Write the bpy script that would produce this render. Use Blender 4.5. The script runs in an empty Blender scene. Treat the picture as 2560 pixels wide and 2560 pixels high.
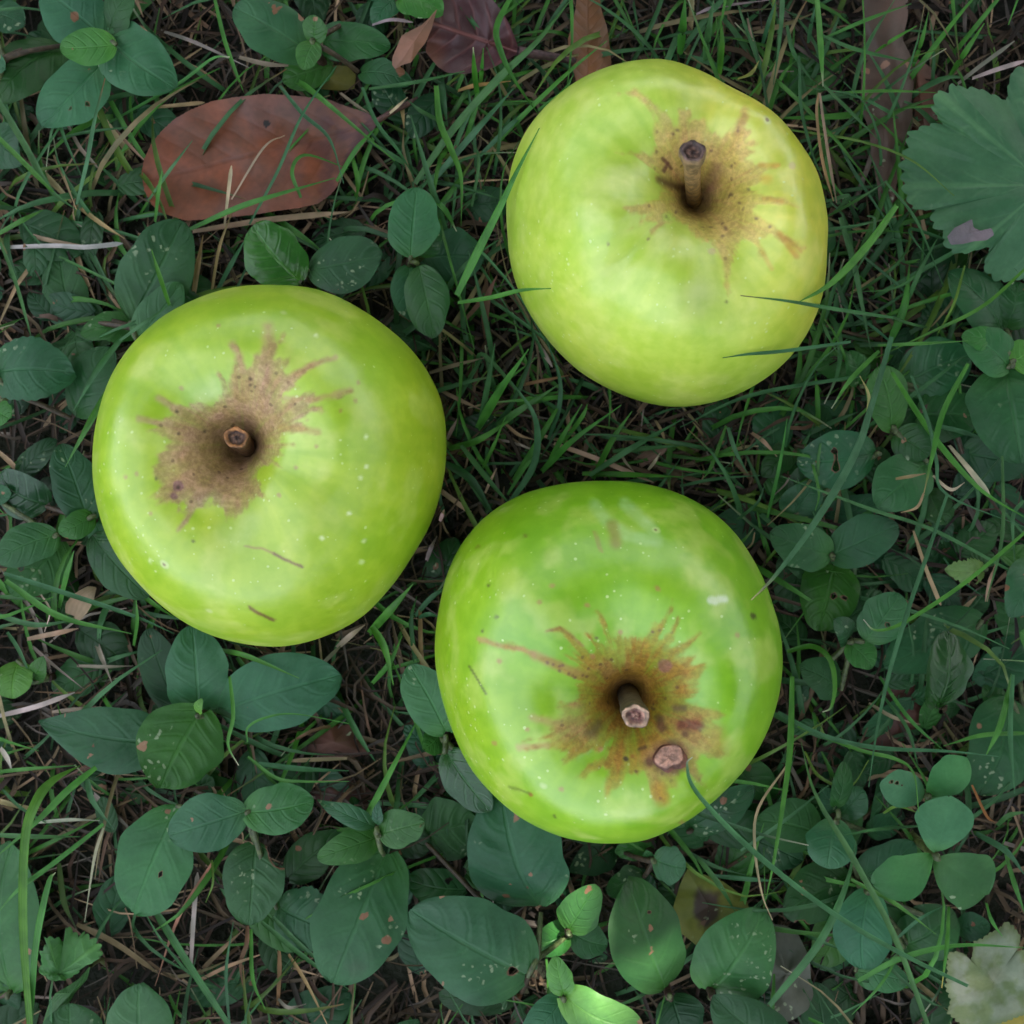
import bpy, math, random
import numpy as np
from mathutils import Vector, Matrix
from mathutils.bvhtree import BVHTree

R = math.radians
random.seed(7)
rng = np.random.default_rng(7)
sc = bpy.context.scene
col = sc.collection

# ------------------------------------------------------------------ camera, world, sun, exposure
CAM_H = 0.300                       # phone held straight above the turf
FOV = R(50)
cam_d = bpy.data.cameras.new('camera')
cam = bpy.data.objects.new('camera', cam_d); col.objects.link(cam)
cam.location = (0, 0, CAM_H)
cam_d.sensor_width = 36; cam_d.angle = FOV
cam_d.clip_start = 0.01; cam_d.clip_end = 200
cam_d.dof.use_dof = True; cam_d.dof.focus_distance = CAM_H - 0.045; cam_d.dof.aperture_fstop = 22
sc.camera = cam

SUN_EL, SUN_AZ = R(54), R(50)       # azimuth measured from +x (photo right) towards +y (photo top)
SUN = Vector((math.cos(SUN_EL)*math.cos(SUN_AZ), math.cos(SUN_EL)*math.sin(SUN_AZ), math.sin(SUN_EL)))
w = bpy.data.worlds.new('World'); sc.world = w; w.use_nodes = True
nt = w.node_tree; nt.nodes.clear()
sky = nt.nodes.new('ShaderNodeTexSky'); sky.sky_type = 'NISHITA'; sky.sun_disc = False
sky.sun_elevation = SUN_EL; sky.sun_rotation = math.atan2(SUN.x, SUN.y)
sky.dust_density = 4.0; sky.air_density = 1.0; sky.ozone_density = 1.0
hs = nt.nodes.new('ShaderNodeHueSaturation'); hs.inputs['Saturation'].default_value = 0.35   # thin white cloud
bg = nt.nodes.new('ShaderNodeBackground'); bg.inputs[1].default_value = 0.15
wo = nt.nodes.new('ShaderNodeOutputWorld')
nt.links.new(sky.outputs[0], hs.inputs['Color']); nt.links.new(hs.outputs[0], bg.inputs[0]); nt.links.new(bg.outputs[0], wo.inputs[0])
sun_d = bpy.data.lights.new('sun', 'SUN'); sun_d.energy = 2.6; sun_d.angle = R(0.5); sun_d.color = (1, .94, .84)
sun = bpy.data.objects.new('sun', sun_d); col.objects.link(sun)
sun.rotation_euler = (-SUN).to_track_quat('-Z', 'Y').to_euler(); sun.location = SUN*3
sc.view_settings.view_transform = 'Standard'; sc.view_settings.look = 'None'
sc.view_settings.exposure = 2.45; sc.view_settings.gamma = 1.0; sc.view_settings.use_curve_mapping = False
sc.render.engine = 'CYCLES'

# ------------------------------------------------------------------ photo measurements -> points in the place
S2 = 2*math.tan(FOV/2)
def unproj(u, v, z):
    W = S2*(CAM_H-z)
    return np.array([(u-1280)/2560*W, (1280-v)/2560*W, z])
def proj(p):
    p = np.asarray(p); W = S2*(CAM_H-p[..., 2])
    return np.stack([p[..., 0]/W*2560+1280, 1280-p[..., 1]/W*2560], -1)
K = 860/1932
TILE = dict(A=(0,0,K), B=(850,0,K), C=(1700,0,K), D=(0,850,K), E=(850,850,K), F=(1700,850,K), G=(0,1700,K), H=(850,1700,K), I=(1700,1700,K),
            J=(300,780,650/1932), K=(1450,180,650/1932), L=(1150,1440,750/1932), W=(0,0,2560/1932))
def px(t, x, y):
    a = TILE[t]; return a[0]+x*a[2], a[1]+y*a[2]
def at(t, x, y, z): return unproj(*px(t, x, y), z)

# ------------------------------------------------------------------ numeric helpers
def hash3(i, j, k, seed):
    n = (i*73856093) ^ (j*19349663) ^ (k*83492791) ^ (seed*2654435761 & 0x7fffffff)
    n = (n ^ (n >> 13))*1274126177 & 0x7fffffff
    n = (n ^ (n >> 16))*668265263 & 0x7fffffff
    return (n ^ (n >> 15)) % 65536/65535.0
def vnoise(p, seed=0):
    p = np.asarray(p, float); f = np.floor(p).astype(np.int64); t = p-f; t = t*t*(3-2*t); r = 0
    for a in (0, 1):
        for b in (0, 1):
            for c in (0, 1):
                wgt = (t[..., 0] if a else 1-t[..., 0])*(t[..., 1] if b else 1-t[..., 1])*(t[..., 2] if c else 1-t[..., 2])
                r = r+wgt*hash3(f[..., 0]+a, f[..., 1]+b, f[..., 2]+c, seed)
    return r
def fbm(p, seed=0, oct=3):
    r = 0; a = .5; s = 0
    for o in range(oct):
        r = r+a*vnoise(np.asarray(p)*2**o, seed+o*17); s += a; a *= .5
    return r/s
def smooth(a, b, x):
    t = np.clip((x-a)/(b-a), 0, 1); return t*t*(3-2*t)
def catmull(pts, n):
    pts = np.asarray(pts, float)
    if len(pts) == 2: return pts[0]+(pts[1]-pts[0])*np.linspace(0, 1, n)[:, None]
    P = np.vstack([2*pts[0]-pts[1], pts, 2*pts[-1]-pts[-2]])
    out = []; m = len(pts)-1
    for q in np.linspace(0, m, n):
        i = min(int(q), m-1); t = q-i; a, b, c, d = P[i:i+4]
        out.append(.5*((2*b)+(-a+c)*t+(2*a-5*b+4*c-d)*t*t+(-a+3*b-3*c+d)*t**3))
    return np.array(out)
def poly_sd(q, poly):                # signed distance to a polygon, + inside
    poly = np.asarray(poly, float); a = poly; b = np.roll(poly, -1, 0)
    d2 = np.full(len(q), 1e18); ins = np.zeros(len(q), bool)
    for (x0, y0), (x1, y1) in zip(a, b):
        ex, ey = x1-x0, y1-y0; wx = q[:, 0]-x0; wy = q[:, 1]-y0
        t = np.clip((wx*ex+wy*ey)/(ex*ex+ey*ey+1e-12), 0, 1)
        d2 = np.minimum(d2, (wx-t*ex)**2+(wy-t*ey)**2)
        if y0 != y1:
            c = ((y0 > q[:, 1]) != (y1 > q[:, 1])) & (q[:, 0] < (x1-x0)*(q[:, 1]-y0)/(y1-y0)+x0)
            ins ^= c
    return np.where(ins, 1, -1)*np.sqrt(d2)
def seg_dist(q, pts):
    d = np.full(len(q), 1e9)
    for (x0, y0), (x1, y1) in zip(pts[:-1], pts[1:]):
        ex, ey = x1-x0, y1-y0; wx = q[:, 0]-x0; wy = q[:, 1]-y0
        t = np.clip((wx*ex+wy*ey)/(ex*ex+ey*ey+1e-12), 0, 1)
        d = np.minimum(d, np.hypot(wx-t*ex, wy-t*ey))
    return d

# ------------------------------------------------------------------ mesh helpers
class MB:
    """collects vertices, faces, tint (rgb + spot amount), uv and bite field; build() links ONE mesh object"""
    def __init__(s): s.v = []; s.f = []; s.t = []; s.uv = []; s.b = []; s.n = 0
    def add(s, v, f, tint, uv=None, bite=None):
        v = np.asarray(v, float); s.v.append(v); k = len(v)
        t = np.asarray(tint, float)
        if t.ndim == 1: t = np.tile(t, (k, 1))
        if t.shape[1] == 3: t = np.hstack([t, np.zeros((k, 1))])
        s.t.append(t); s.uv.append(np.zeros((k, 2)) if uv is None else np.asarray(uv, float))
        s.b.append(np.full(k, 9.0) if bite is None else bite)
        s.f.append(np.asarray(f, np.int64)+s.n); s.n += k
    def build(s, name, mat, parent=None, loc=None, smooth_=True):
        V = np.vstack(s.v); T = np.vstack(s.t); U = np.vstack(s.uv); B = np.concatenate(s.b)
        if loc is not None: V = V-np.asarray(loc)
        me = bpy.data.meshes.new(name)
        quads = [f for f in s.f if f.shape[1] == 4]; tris = [f for f in s.f if f.shape[1] == 3]
        loops = np.concatenate([f.ravel() for f in quads+tris]); nq = sum(len(f) for f in quads); ntri = sum(len(f) for f in tris)
        me.vertices.add(len(V)); me.vertices.foreach_set('co', V.astype(np.float32).ravel())
        me.loops.add(len(loops)); me.loops.foreach_set('vertex_index', loops.astype(np.int32))
        me.polygons.add(nq+ntri)
        st = np.concatenate([np.arange(nq)*4, nq*4+np.arange(ntri)*3]).astype(np.int32)
        me.polygons.foreach_set('loop_start', st)
        me.update(calc_edges=True)
        me.polygons.foreach_set('use_smooth', np.full(nq+ntri, smooth_, bool))
        ca = me.color_attributes.new('tint', 'FLOAT_COLOR', 'POINT'); ca.data.foreach_set('color', T.astype(np.float32).ravel())
        ul = me.uv_layers.new(name='UVMap'); ul.data.foreach_set('uv', U[loops].astype(np.float32).ravel())
        ba = me.attributes.new('bite', 'FLOAT', 'POINT'); ba.data.foreach_set('value', B.astype(np.float32))
        me.materials.append(mat); me.validate()
        o = bpy.data.objects.new(name, me); col.objects.link(o)
        if parent: o.parent = parent
        elif loc is not None: o.location = loc
        return o
def gridfaces(nu, nv, wrap=False):
    i, j = np.meshgrid(np.arange(nu-1), np.arange(nv if wrap else nv-1), indexing='ij'); i = i.ravel(); j = j.ravel(); j2 = (j+1) % nv
    return np.stack([i*nv+j, (i+1)*nv+j, (i+1)*nv+j2, i*nv+j2], 1)
def frames(p):
    t = np.gradient(p, axis=0); t /= np.linalg.norm(t, axis=1, keepdims=True)+1e-12
    up = np.tile(np.array([0, 0, 1.]), (len(p), 1)); up[np.abs(t[:, 2]) > .93] = (0, 1, 0)
    s = np.cross(t, up); s /= np.linalg.norm(s, axis=1, keepdims=True)+1e-12
    return t, s, np.cross(s, t)
def tube(mb, pts, rad, tint, ns=7, cap=True, wob=0):
    p = np.asarray(pts, float); n = len(p); rad = np.broadcast_to(rad, (n,)).astype(float)
    t, s, u = frames(p); a = np.linspace(0, 2*np.pi, ns, endpoint=False)
    rr = rad[:, None]*(1+wob*(rng.random((n, ns))-.5))
    v = p[:, None]+rr[..., None]*(np.cos(a)[None, :, None]*s[:, None]+np.sin(a)[None, :, None]*u[:, None])
    v = v.reshape(-1, 3); f = gridfaces(n, ns, True)
    T = np.asarray(tint, float)
    if T.ndim == 2: T = np.repeat(T, ns, 0)
    mb.add(v, f, T)
    if cap:
        c = len(v)
        vv = np.vstack([v[-ns:], p[-1:]]); ff = [(k, (k+1) % ns, ns) for k in range(ns)]
        mb.add(vv, np.array(ff), T[-1] if T.ndim == 2 else T)
def blade(mb, pts, wd, tint, tip=None, n=9, twist=0., taper=.55, keel=.28, root=.7):
    p = catmull(pts, n); t, s, u = frames(p); q = np.linspace(0, 1, n)
    hw = .5*wd*np.minimum(1, (1-q)/taper)**.8*(root+(1-root)*np.minimum(1, q/.2)); hw = np.maximum(hw, .00012)
    tw = twist*np.sin(q*3+twist*5)
    sd = s*np.cos(tw)[:, None]+u*np.sin(tw)[:, None]; nn = u*np.cos(tw)[:, None]-s*np.sin(tw)[:, None]
    L = p+sd*hw[:, None]; C = p-nn*(hw*keel*2)[:, None]; Q = p-sd*hw[:, None]
    v = np.stack([L, C, Q], 1).reshape(-1, 3)
    T = np.tile(np.asarray(tint, float)[:3], (n, 1))
    if tip is not None: T = T+(np.asarray(tip)-T)*smooth(.78, 1, q)[:, None]
    uv = np.stack([np.repeat(q, 3), np.tile([0, .5, 1], n)], 1)
    mb.add(v, gridfaces(n, 3), np.repeat(T, 3, 0), uv)

def tag(o, label=None, cat=None, group=None, kind=None):
    if label: o['label'] = label
    if cat: o['category'] = cat
    if group: o['group'] = group
    if kind: o['kind'] = kind
    return o
def empty(name, loc):
    o = bpy.data.objects.new(name, None); col.objects.link(o); o.location = loc; o.empty_display_size = .01; return o

# ------------------------------------------------------------------ materials
def newmat(name):
    m = bpy.data.materials.new(name); m.use_nodes = True; n = m.node_tree; n.nodes.clear()
    class G: pass
    g = G(); g.m = m; g.n = n.nodes; g.l = n.links
    def N(t, **kw):
        x = n.nodes.new(t)
        for k, v in kw.items(): setattr(x, k, v)
        return x
    def put(sock, val):
        if hasattr(val, 'is_linked') or isinstance(val, bpy.types.NodeSocket): n.links.new(val, sock)
        else: sock.default_value = val
    def math_(op, a, b=0., c=None, clamp=False):
        x = N('ShaderNodeMath', operation=op, use_clamp=clamp); put(x.inputs[0], a); put(x.inputs[1], b)
        if c is not None: put(x.inputs[2], c)
        return x.outputs[0]
    def mix(f, a, b, mode='MIX'):
        x = N('ShaderNodeMix', data_type='RGBA', blend_type=mode); put(x.inputs[0], f); put(x.inputs[6], a); put(x.inputs[7], b); return x.outputs[2]
    def step(x, lo, hi):
        r = N('ShaderNodeMapRange', interpolation_type='SMOOTHSTEP'); put(r.inputs[0], x); put(r.inputs[1], lo); put(r.inputs[2], hi); return r.outputs[0]
    def noise(vec, scale, det=2., rough=.5):
        x = N('ShaderNodeTexNoise'); put(x.inputs['Vector'], vec); x.inputs['Scale'].default_value = scale; x.inputs['Detail'].default_value = det; x.inputs['Roughness'].default_value = rough; return x.outputs
    def vor(vec, scale, rnd=1.):
        x = N('ShaderNodeTexVoronoi'); put(x.inputs['Vector'], vec); x.inputs['Scale'].default_value = scale; x.inputs['Randomness'].default_value = rnd; return x.outputs
    def attr(nm): return N('ShaderNodeAttribute', attribute_name=nm).outputs
    def bump(h, s, d=.001):
        x = N('ShaderNodeBump'); put(x.inputs['Height'], h); x.inputs['Strength'].default_value = s; x.inputs['Distance'].default_value = d; return x.outputs[0]
    g.N = N; g.put = put; g.math = math_; g.mix = mix; g.step = step; g.noise = noise; g.vor = vor; g.attr = attr; g.bump = bump
    def out(shader): n.links.new(shader, N('ShaderNodeOutputMaterial').inputs[0])
    g.out = out
    def vadd(a, b):
        x = N('ShaderNodeVectorMath', operation='ADD'); put(x.inputs[0], a); put(x.inputs[1], b); return x.outputs[0]
    g.vadd = vadd
    return g
def sep(g, s): 
    x = g.N('ShaderNodeSeparateXYZ'); g.put(x.inputs[0], s); return x.outputs

def leaf_material(name, rough=.42, trans=.22, vein=(1.35, 1.3, 1.2), spotcol=(.20, .075, .04, 1), hole=True, veins=5.0, bumpy=.5, spec=.30, veincol=None, spotscale=150, veinmix=.5, wob_=.45, midw=.075):
    g = newmat(name)
    tc = g.N('ShaderNodeTexCoord'); oi = g.N('ShaderNodeObjectInfo')
    rv = g.N('ShaderNodeVectorMath', operation='SCALE'); rv.inputs[0].default_value = (3.1, 7.7, 1.3); g.put(rv.inputs['Scale'], oi.outputs['Random'])
    P = g.vadd(tc.outputs['Object'], rv.outputs[0])
    uv = sep(g, tc.outputs['UV'])
    t = g.math('ABSOLUTE', g.math('MULTIPLY_ADD', uv[1], 2., -1.))
    tint = g.attr('tint'); bite = g.attr('bite')
    # veins: laterals run forward from the midrib
    wob = g.math('MULTIPLY', g.math('SUBTRACT', g.noise(P, 120, 2)[0], .5), wob_)
    ph = g.math('ADD', g.math('MULTIPLY', g.math('SUBTRACT', uv[0], g.math('MULTIPLY', g.math('POWER', t, 1.3), .30)), veins), wob)
    fr = g.math('ABSOLUTE', g.math('SUBTRACT', g.math('FRACT', ph), .5))       # 0 at the vein
    lat = g.math('MULTIPLY', g.math('SUBTRACT', 1., g.step(fr, .0, .17)), g.math('SUBTRACT', 1., g.step(t, .55, .95)))
    mid = g.math('SUBTRACT', 1., g.step(t, midw*.2, midw))
    vm = g.math('MAXIMUM', g.math('MULTIPLY', lat, .42), mid)
    n1 = g.noise(P, 90, 3)[0]; n2 = g.noise(P, 900, 2)[0]
    base = g.mix(g.step(n1, .3, .72), g.mix(1., tint[0], (.74, .82, .80, 1), 'MULTIPLY'), g.mix(1., tint[0], (1.22, 1.14, 1.12, 1), 'MULTIPLY'))
    base = g.mix(g.math('MULTIPLY', n2, .62), base, g.mix(1., base, (.6, .62, .6, 1), 'MULTIPLY'))
    vc = g.mix(1., base, (*vein, 1), 'MULTIPLY') if veincol is None else (*veincol, 1)
    base = g.mix(g.math('MULTIPLY', vm, veinmix), base, vc)
    # rusty spots, pale flecks
    dist = g.N('ShaderNodeVectorMath', operation='MULTIPLY_ADD'); g.put(dist.inputs[0], g.noise(P, 420, 2)[1]); dist.inputs[1].default_value = (.0028,)*3; g.put(dist.inputs[2], P)
    v1 = g.vor(dist.outputs[0], spotscale); c1 = sep(g, v1[1])
    on = g.math('LESS_THAN', c1[0], g.math('MULTIPLY', tint[3], 2.1))
    rad = g.math('MULTIPLY_ADD', c1[1], .18, .05)
    sp = g.math('MULTIPLY', on, g.math('SUBTRACT', 1., g.step(v1[0], g.math('MULTIPLY', rad, .75), rad)))
    base = g.mix(g.math('MULTIPLY', sp, .85), base, g.mix(c1[2], spotcol, (.33, .17, .11, 1)))
    v2 = g.vor(dist.outputs[0], 620); c2 = sep(g, v2[1])
    zone = g.step(g.noise(P, 60, 1)[0], .60, .68)
    fl = g.math('MULTIPLY', g.math('MULTIPLY', g.math('LESS_THAN', c2[0], .42), g.math('MULTIPLY', zone, g.step(tint[3], .02, .06))), g.math('SUBTRACT', 1., g.step(v2[0], .2, .42)))
    st = g.step(g.noise(P, 38, 3, .7)[0], .60, .72)                            # dull purplish ageing patches
    base = g.mix(g.math('MULTIPLY', g.math('MULTIPLY', st, g.step(tint[3], .02, .3)), .32), base, (.065, .060, .050, 1))
    base = g.mix(g.math('MULTIPLY', fl, .7), base, (.30, .38, .24, 1))
    rim = g.math('SUBTRACT', 1., g.step(bite[2], 1.02, 1.32))
    base = g.mix(rim, base, (.16, .07, .045, 1))
    h = g.math('ADD', g.math('MULTIPLY', vm, -.8), g.math('MULTIPLY', n2, .22))
    puck = g.math('MULTIPLY', g.math('COSINE', g.math('MULTIPLY', ph, 6.2832)), .16)
    nb = g.bump(g.math('ADD', h, puck), bumpy, .0006)
    b = g.N('ShaderNodeBsdfPrincipled'); g.put(b.inputs['Base Color'], base); g.put(b.inputs['Roughness'], g.math('ADD', g.math('MULTIPLY_ADD', n1, .2, rough-.2), g.math('MULTIPLY', oi.outputs['Random'], .18))); g.put(b.inputs['Normal'], nb)
    b.inputs['Specular IOR Level'].default_value = spec
    tr = g.N('ShaderNodeBsdfTranslucent'); g.put(tr.inputs[0], g.mix(1., base, (1.2, 1.5, .6, 1), 'MULTIPLY')); g.put(tr.inputs['Normal'], nb)
    ms = g.N('ShaderNodeMixShader'); ms.inputs[0].default_value = trans
    g.l.new(b.outputs[0], ms.inputs[1]); g.l.new(tr.outputs[0], ms.inputs[2])
    if not hole: g.out(ms.outputs[0]); return g.m
    v3 = g.vor(dist.outputs[0], 75); c3 = sep(g, v3[1])                         # small eaten holes
    ho = g.math('MULTIPLY', g.math('LESS_THAN', c3[0], g.math('MULTIPLY', tint[3], .35)), g.math('LESS_THAN', v3[0], .085))
    ho = g.math('MAXIMUM', ho, g.math('LESS_THAN', bite[2], 1.0))
    tp = g.N('ShaderNodeBsdfTransparent'); m2 = g.N('ShaderNodeMixShader'); g.put(m2.inputs[0], ho)
    g.l.new(ms.outputs[0], m2.inputs[1]); g.l.new(tp.outputs[0], m2.inputs[2]); g.out(m2.outputs[0])
    return g.m
M_leaf = leaf_material('green_leaf')
M_gloss = leaf_material('glossy_green_leaf', rough=.24, vein=(1.9, 1.8, 1.5), spec=.55)
M_clover = leaf_material('clover_leaflet', rough=.5, veins=13., bumpy=.06, vein=(1.12, 1.12, 1.1), veinmix=.3)
M_lobed = leaf_material('lobed_leaf', rough=.5, veins=4., bumpy=.35, hole=False, vein=(1.75, 1.5, 1.45), veinmix=.75, midw=.24)
M_papery = leaf_material('powdery_leaf', rough=.7, trans=.08, hole=False, vein=(.72, .74, .62), veinmix=.5, bumpy=.4, spec=.2, midw=.12)
M_dead = leaf_material('withered_leaf', rough=.55, trans=.06, spotcol=(.04, .02, .016, 1), hole=False, bumpy=.02, veinmix=.0, spec=.4)
M_brown = leaf_material('dead_leaf', rough=.45, trans=.08, vein=(.8, .75, .7), spotcol=(.035, .018, .016, 1), hole=True, veins=8., bumpy=.35)
M_rust = leaf_material('rust_leaf', rough=.42, trans=.05, vein=(.62,.55,.55), veinmix=.32, hole=False, veins=9., bumpy=.25, spec=.45, midw=.05)
M_purple = leaf_material('purple_dead_leaf', rough=.42, trans=.05, vein=(.55, .5, .5), veincol=(.25, .09, .08), spotcol=(.05, .02, .02, 1), hole=False, veins=5., bumpy=.8)

def blade_material(name, rough, trans, streak):
    g = newmat(name); tc = g.N('ShaderNodeTexCoord'); uv = sep(g, tc.outputs['UV']); tint = g.attr('tint')
    n = g.noise(tc.outputs['Object'], 180, 2)[0]
    st = g.math('ABSOLUTE', g.math('SUBTRACT', g.math('FRACT', g.math('MULTIPLY', uv[1], 5.)), .5))
    base = g.mix(g.step(n, .3, .7), g.mix(1., tint[0], (.72, .78, .74, 1), 'MULTIPLY'), g.mix(1., tint[0], (1.25, 1.18, 1.2, 1), 'MULTIPLY'))
    base = g.mix(g.math('MULTIPLY', st, streak), base, g.mix(1., base, (1.5, 1.4, 1.4, 1), 'MULTIPLY'))
    nb = g.bump(st, .3, .0003)
    b = g.N('ShaderNodeBsdfPrincipled'); g.put(b.inputs['Base Color'], base); b.inputs['Roughness'].default_value = rough; b.inputs['Specular IOR Level'].default_value = .3; g.put(b.inputs['Normal'], nb)
    tr = g.N('ShaderNodeBsdfTranslucent'); g.put(tr.inputs[0], base)
    ms = g.N('ShaderNodeMixShader'); ms.inputs[0].default_value = trans; g.l.new(b.outputs[0], ms.inputs[1]); g.l.new(tr.outputs[0], ms.inputs[2]); g.out(ms.outputs[0])
    return g.m
M_grass = blade_material('grass_blade', .38, .25, .5)
M_straw = blade_material('dry_straw', .6, .1, .6)

def stem_material():
    g = newmat('plant_stem'); tc = g.N('ShaderNodeTexCoord'); tint = g.attr('tint'); n = g.noise(tc.outputs['Object'], 700, 3)[0]
    base = g.mix(g.step(n, .35, .65), g.mix(1., tint[0], (.6, .6, .6, 1), 'MULTIPLY'), g.mix(1., tint[0], (1.35, 1.3, 1.25, 1), 'MULTIPLY'))
    b = g.N('ShaderNodeBsdfPrincipled'); g.put(b.inputs['Base Color'], base); b.inputs['Roughness'].default_value = .55; g.put(b.inputs['Normal'], g.bump(n, .6, .0006)); g.out(b.outputs[0]); return g.m
M_stem = stem_material()

def soil_material():
    g = newmat('turf_soil'); tc = g.N('ShaderNodeTexCoord'); P = tc.outputs['Object']
    n1 = g.noise(P, 45, 4, .6)[0]; n2 = g.noise(P, 350, 4, .7)[0]; v = g.vor(P, 420)
    c = g.mix(g.step(n1, .35, .65), (.004, .003, .0025, 1), (.016, .011, .008, 1))
    c = g.mix(g.math('MULTIPLY', g.step(n2, .55, .8), .6), c, (.05, .033, .022, 1))
    c = g.mix(g.math('MULTIPLY', g.step(g.noise(P, 4, 3)[0], .35, .6), .35), c, (.02, .04, .012, 1))
    ln = g.N('ShaderNodeVectorMath', operation='LENGTH'); g.put(ln.inputs[0], P)                 # mown turf beyond the bare patch
    c = g.mix(g.math('MULTIPLY', g.step(ln.outputs['Value'], .32, .7), .85), c, g.mix(g.step(n2, .4, .65), (.018, .045, .012, 1), (.055, .105, .028, 1)))
    h = g.math('ADD', g.math('MULTIPLY', n2, .7), g.math('MULTIPLY', v[0], .6))
    b = g.N('ShaderNodeBsdfPrincipled'); g.put(b.inputs['Base Color'], c); b.inputs['Roughness'].default_value = .9; g.put(b.inputs['Normal'], g.bump(h, .9, .003)); g.out(b.outputs[0]); return g.m
M_soil = soil_material()

def apple_material():
    g = newmat('apple_skin'); tc = g.N('ShaderNodeTexCoord'); P = tc.outputs['Object']; tint = g.attr('tint')
    rus = tint[3]
    mot = g.noise(P, 70, 4, .6)[0]; fine = g.noise(P, 900, 3, .65)[0]; mid = g.noise(P, 300, 3)[0]
    c = g.mix(g.step(mot, .3, .7), g.mix(1., tint[0], (.88, .94, .76, 1), 'MULTIPLY'), g.mix(1., tint[0], (1.09, 1.05, 1.15, 1), 'MULTIPLY'))
    c = g.mix(g.step(mid, .35, .65), g.mix(1., c, (.93, .96, .85, 1), 'MULTIPLY'), g.mix(1., c, (1.06, 1.03, 1.2, 1), 'MULTIPLY'))
    # pale lenticels
    dv = g.N('ShaderNodeVectorMath', operation='MULTIPLY_ADD'); g.put(dv.inputs[0], g.noise(P, 500, 1)[1]); dv.inputs[1].default_value = (.0006,)*3; g.put(dv.inputs[2], P)
    v = g.vor(dv.outputs[0], 640); cc = sep(g, v[1]); zone = g.step(g.noise(P, 55, 2)[0], .40, .64)
    dot = g.math('MULTIPLY', g.math('LESS_THAN', cc[0], g.math('MULTIPLY_ADD', zone, .42, .04)), g.math('SUBTRACT', 1., g.step(v[0], g.math('MULTIPLY_ADD', cc[1], .12, .04), g.math('MULTIPLY_ADD', cc[1], .16, .14))))
    dot = g.math('MULTIPLY', dot, g.math('SUBTRACT', 1., rus))
    c = g.mix(g.math('MULTIPLY', dot, .5), c, (.66, .78, .38, 1))
    v2 = g.vor(dv.outputs[0], 120); c2 = sep(g, v2[1])
    dk = g.math('MULTIPLY', g.math('LESS_THAN', c2[0], .09), g.math('SUBTRACT', 1., g.step(v2[0], .03, .075)))
    hal = g.math('MULTIPLY', g.math('LESS_THAN', c2[0], .09), g.math('SUBTRACT', 1., g.step(v2[0], .08, .17)))
    c = g.mix(g.math('MULTIPLY', hal, .5), c, (.60, .66, .33, 1)); c = g.mix(g.math('MULTIPLY', dk, .8), c, (.16, .08, .03, 1))
    # russet grain
    c = g.mix(g.math('MULTIPLY', rus, .55), c, g.mix(g.step(fine, .35, .68), g.mix(1., c, (.62, .58, .55, 1), 'MULTIPLY'), g.mix(1., c, (1.32, 1.3, 1.35, 1), 'MULTIPLY')))
    v4 = g.vor(dv.outputs[0], 480); c4 = sep(g, v4[1])
    pk = g.math('MULTIPLY', g.math('MULTIPLY', rus, g.math('LESS_THAN', c4[0], .24)), g.math('SUBTRACT', 1., g.step(v4[0], .12, .3)))
    c = g.mix(g.math('MULTIPLY', pk, .65), c, (.09, .045, .025, 1))
    h = g.math('ADD', g.math('MULTIPLY', mid, .5), g.math('MULTIPLY', g.math('MULTIPLY', fine, rus), 1.2))
    h = g.math('ADD', h, g.math('MULTIPLY', dot, .25))
    b = g.N('ShaderNodeBsdfPrincipled'); g.put(b.inputs['Base Color'], c)
    g.put(b.inputs['Roughness'], g.math('ADD', g.math('MULTIPLY_ADD', rus, .30, .27), g.math('MULTIPLY', mot, .12)))
    g.put(b.inputs['Specular IOR Level'], g.math('MULTIPLY_ADD', rus, -.6, .95))
    b.inputs['Subsurface Weight'].default_value = .12; b.inputs['Subsurface Radius'].default_value = (.0012, .001, .0004); b.inputs['Subsurface Scale'].default_value = 1.0
    g.put(b.inputs['Normal'], g.bump(h, .22, .0006)); g.out(b.outputs[0]); return g.m
M_apple = apple_material()

# ------------------------------------------------------------------ ground
g1 = np.concatenate([-np.geomspace(.36, 60, 26)[::-1], np.linspace(-.35, .35, 281), np.geomspace(.36, 60, 26)])
gx, gy = np.meshgrid(g1, g1, indexing='ij'); near = smooth(.5, .3, np.maximum(np.abs(gx), np.abs(gy)))
q = np.stack([gx*1000, gy*1000, gx*0], -1)
gz = -.002+near*(.007*(fbm(q/28, 3, 3)-.5)+.005*(fbm(q/7, 5, 3)-.5)+.002*(vnoise(q/2.7, 9)-.5))
def ground_z(x, y):
    i = np.clip(np.searchsorted(g1, x), 0, len(g1)-1); j = np.clip(np.searchsorted(g1, y), 0, len(g1)-1); return gz[i, j]
mb = MB(); mb.add(np.stack([gx, gy, gz], -1).reshape(-1, 3), gridfaces(len(g1), len(g1)), (0, 0, 0, 0)); o = mb.build('ground', M_soil); tag(o, kind='structure')

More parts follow.
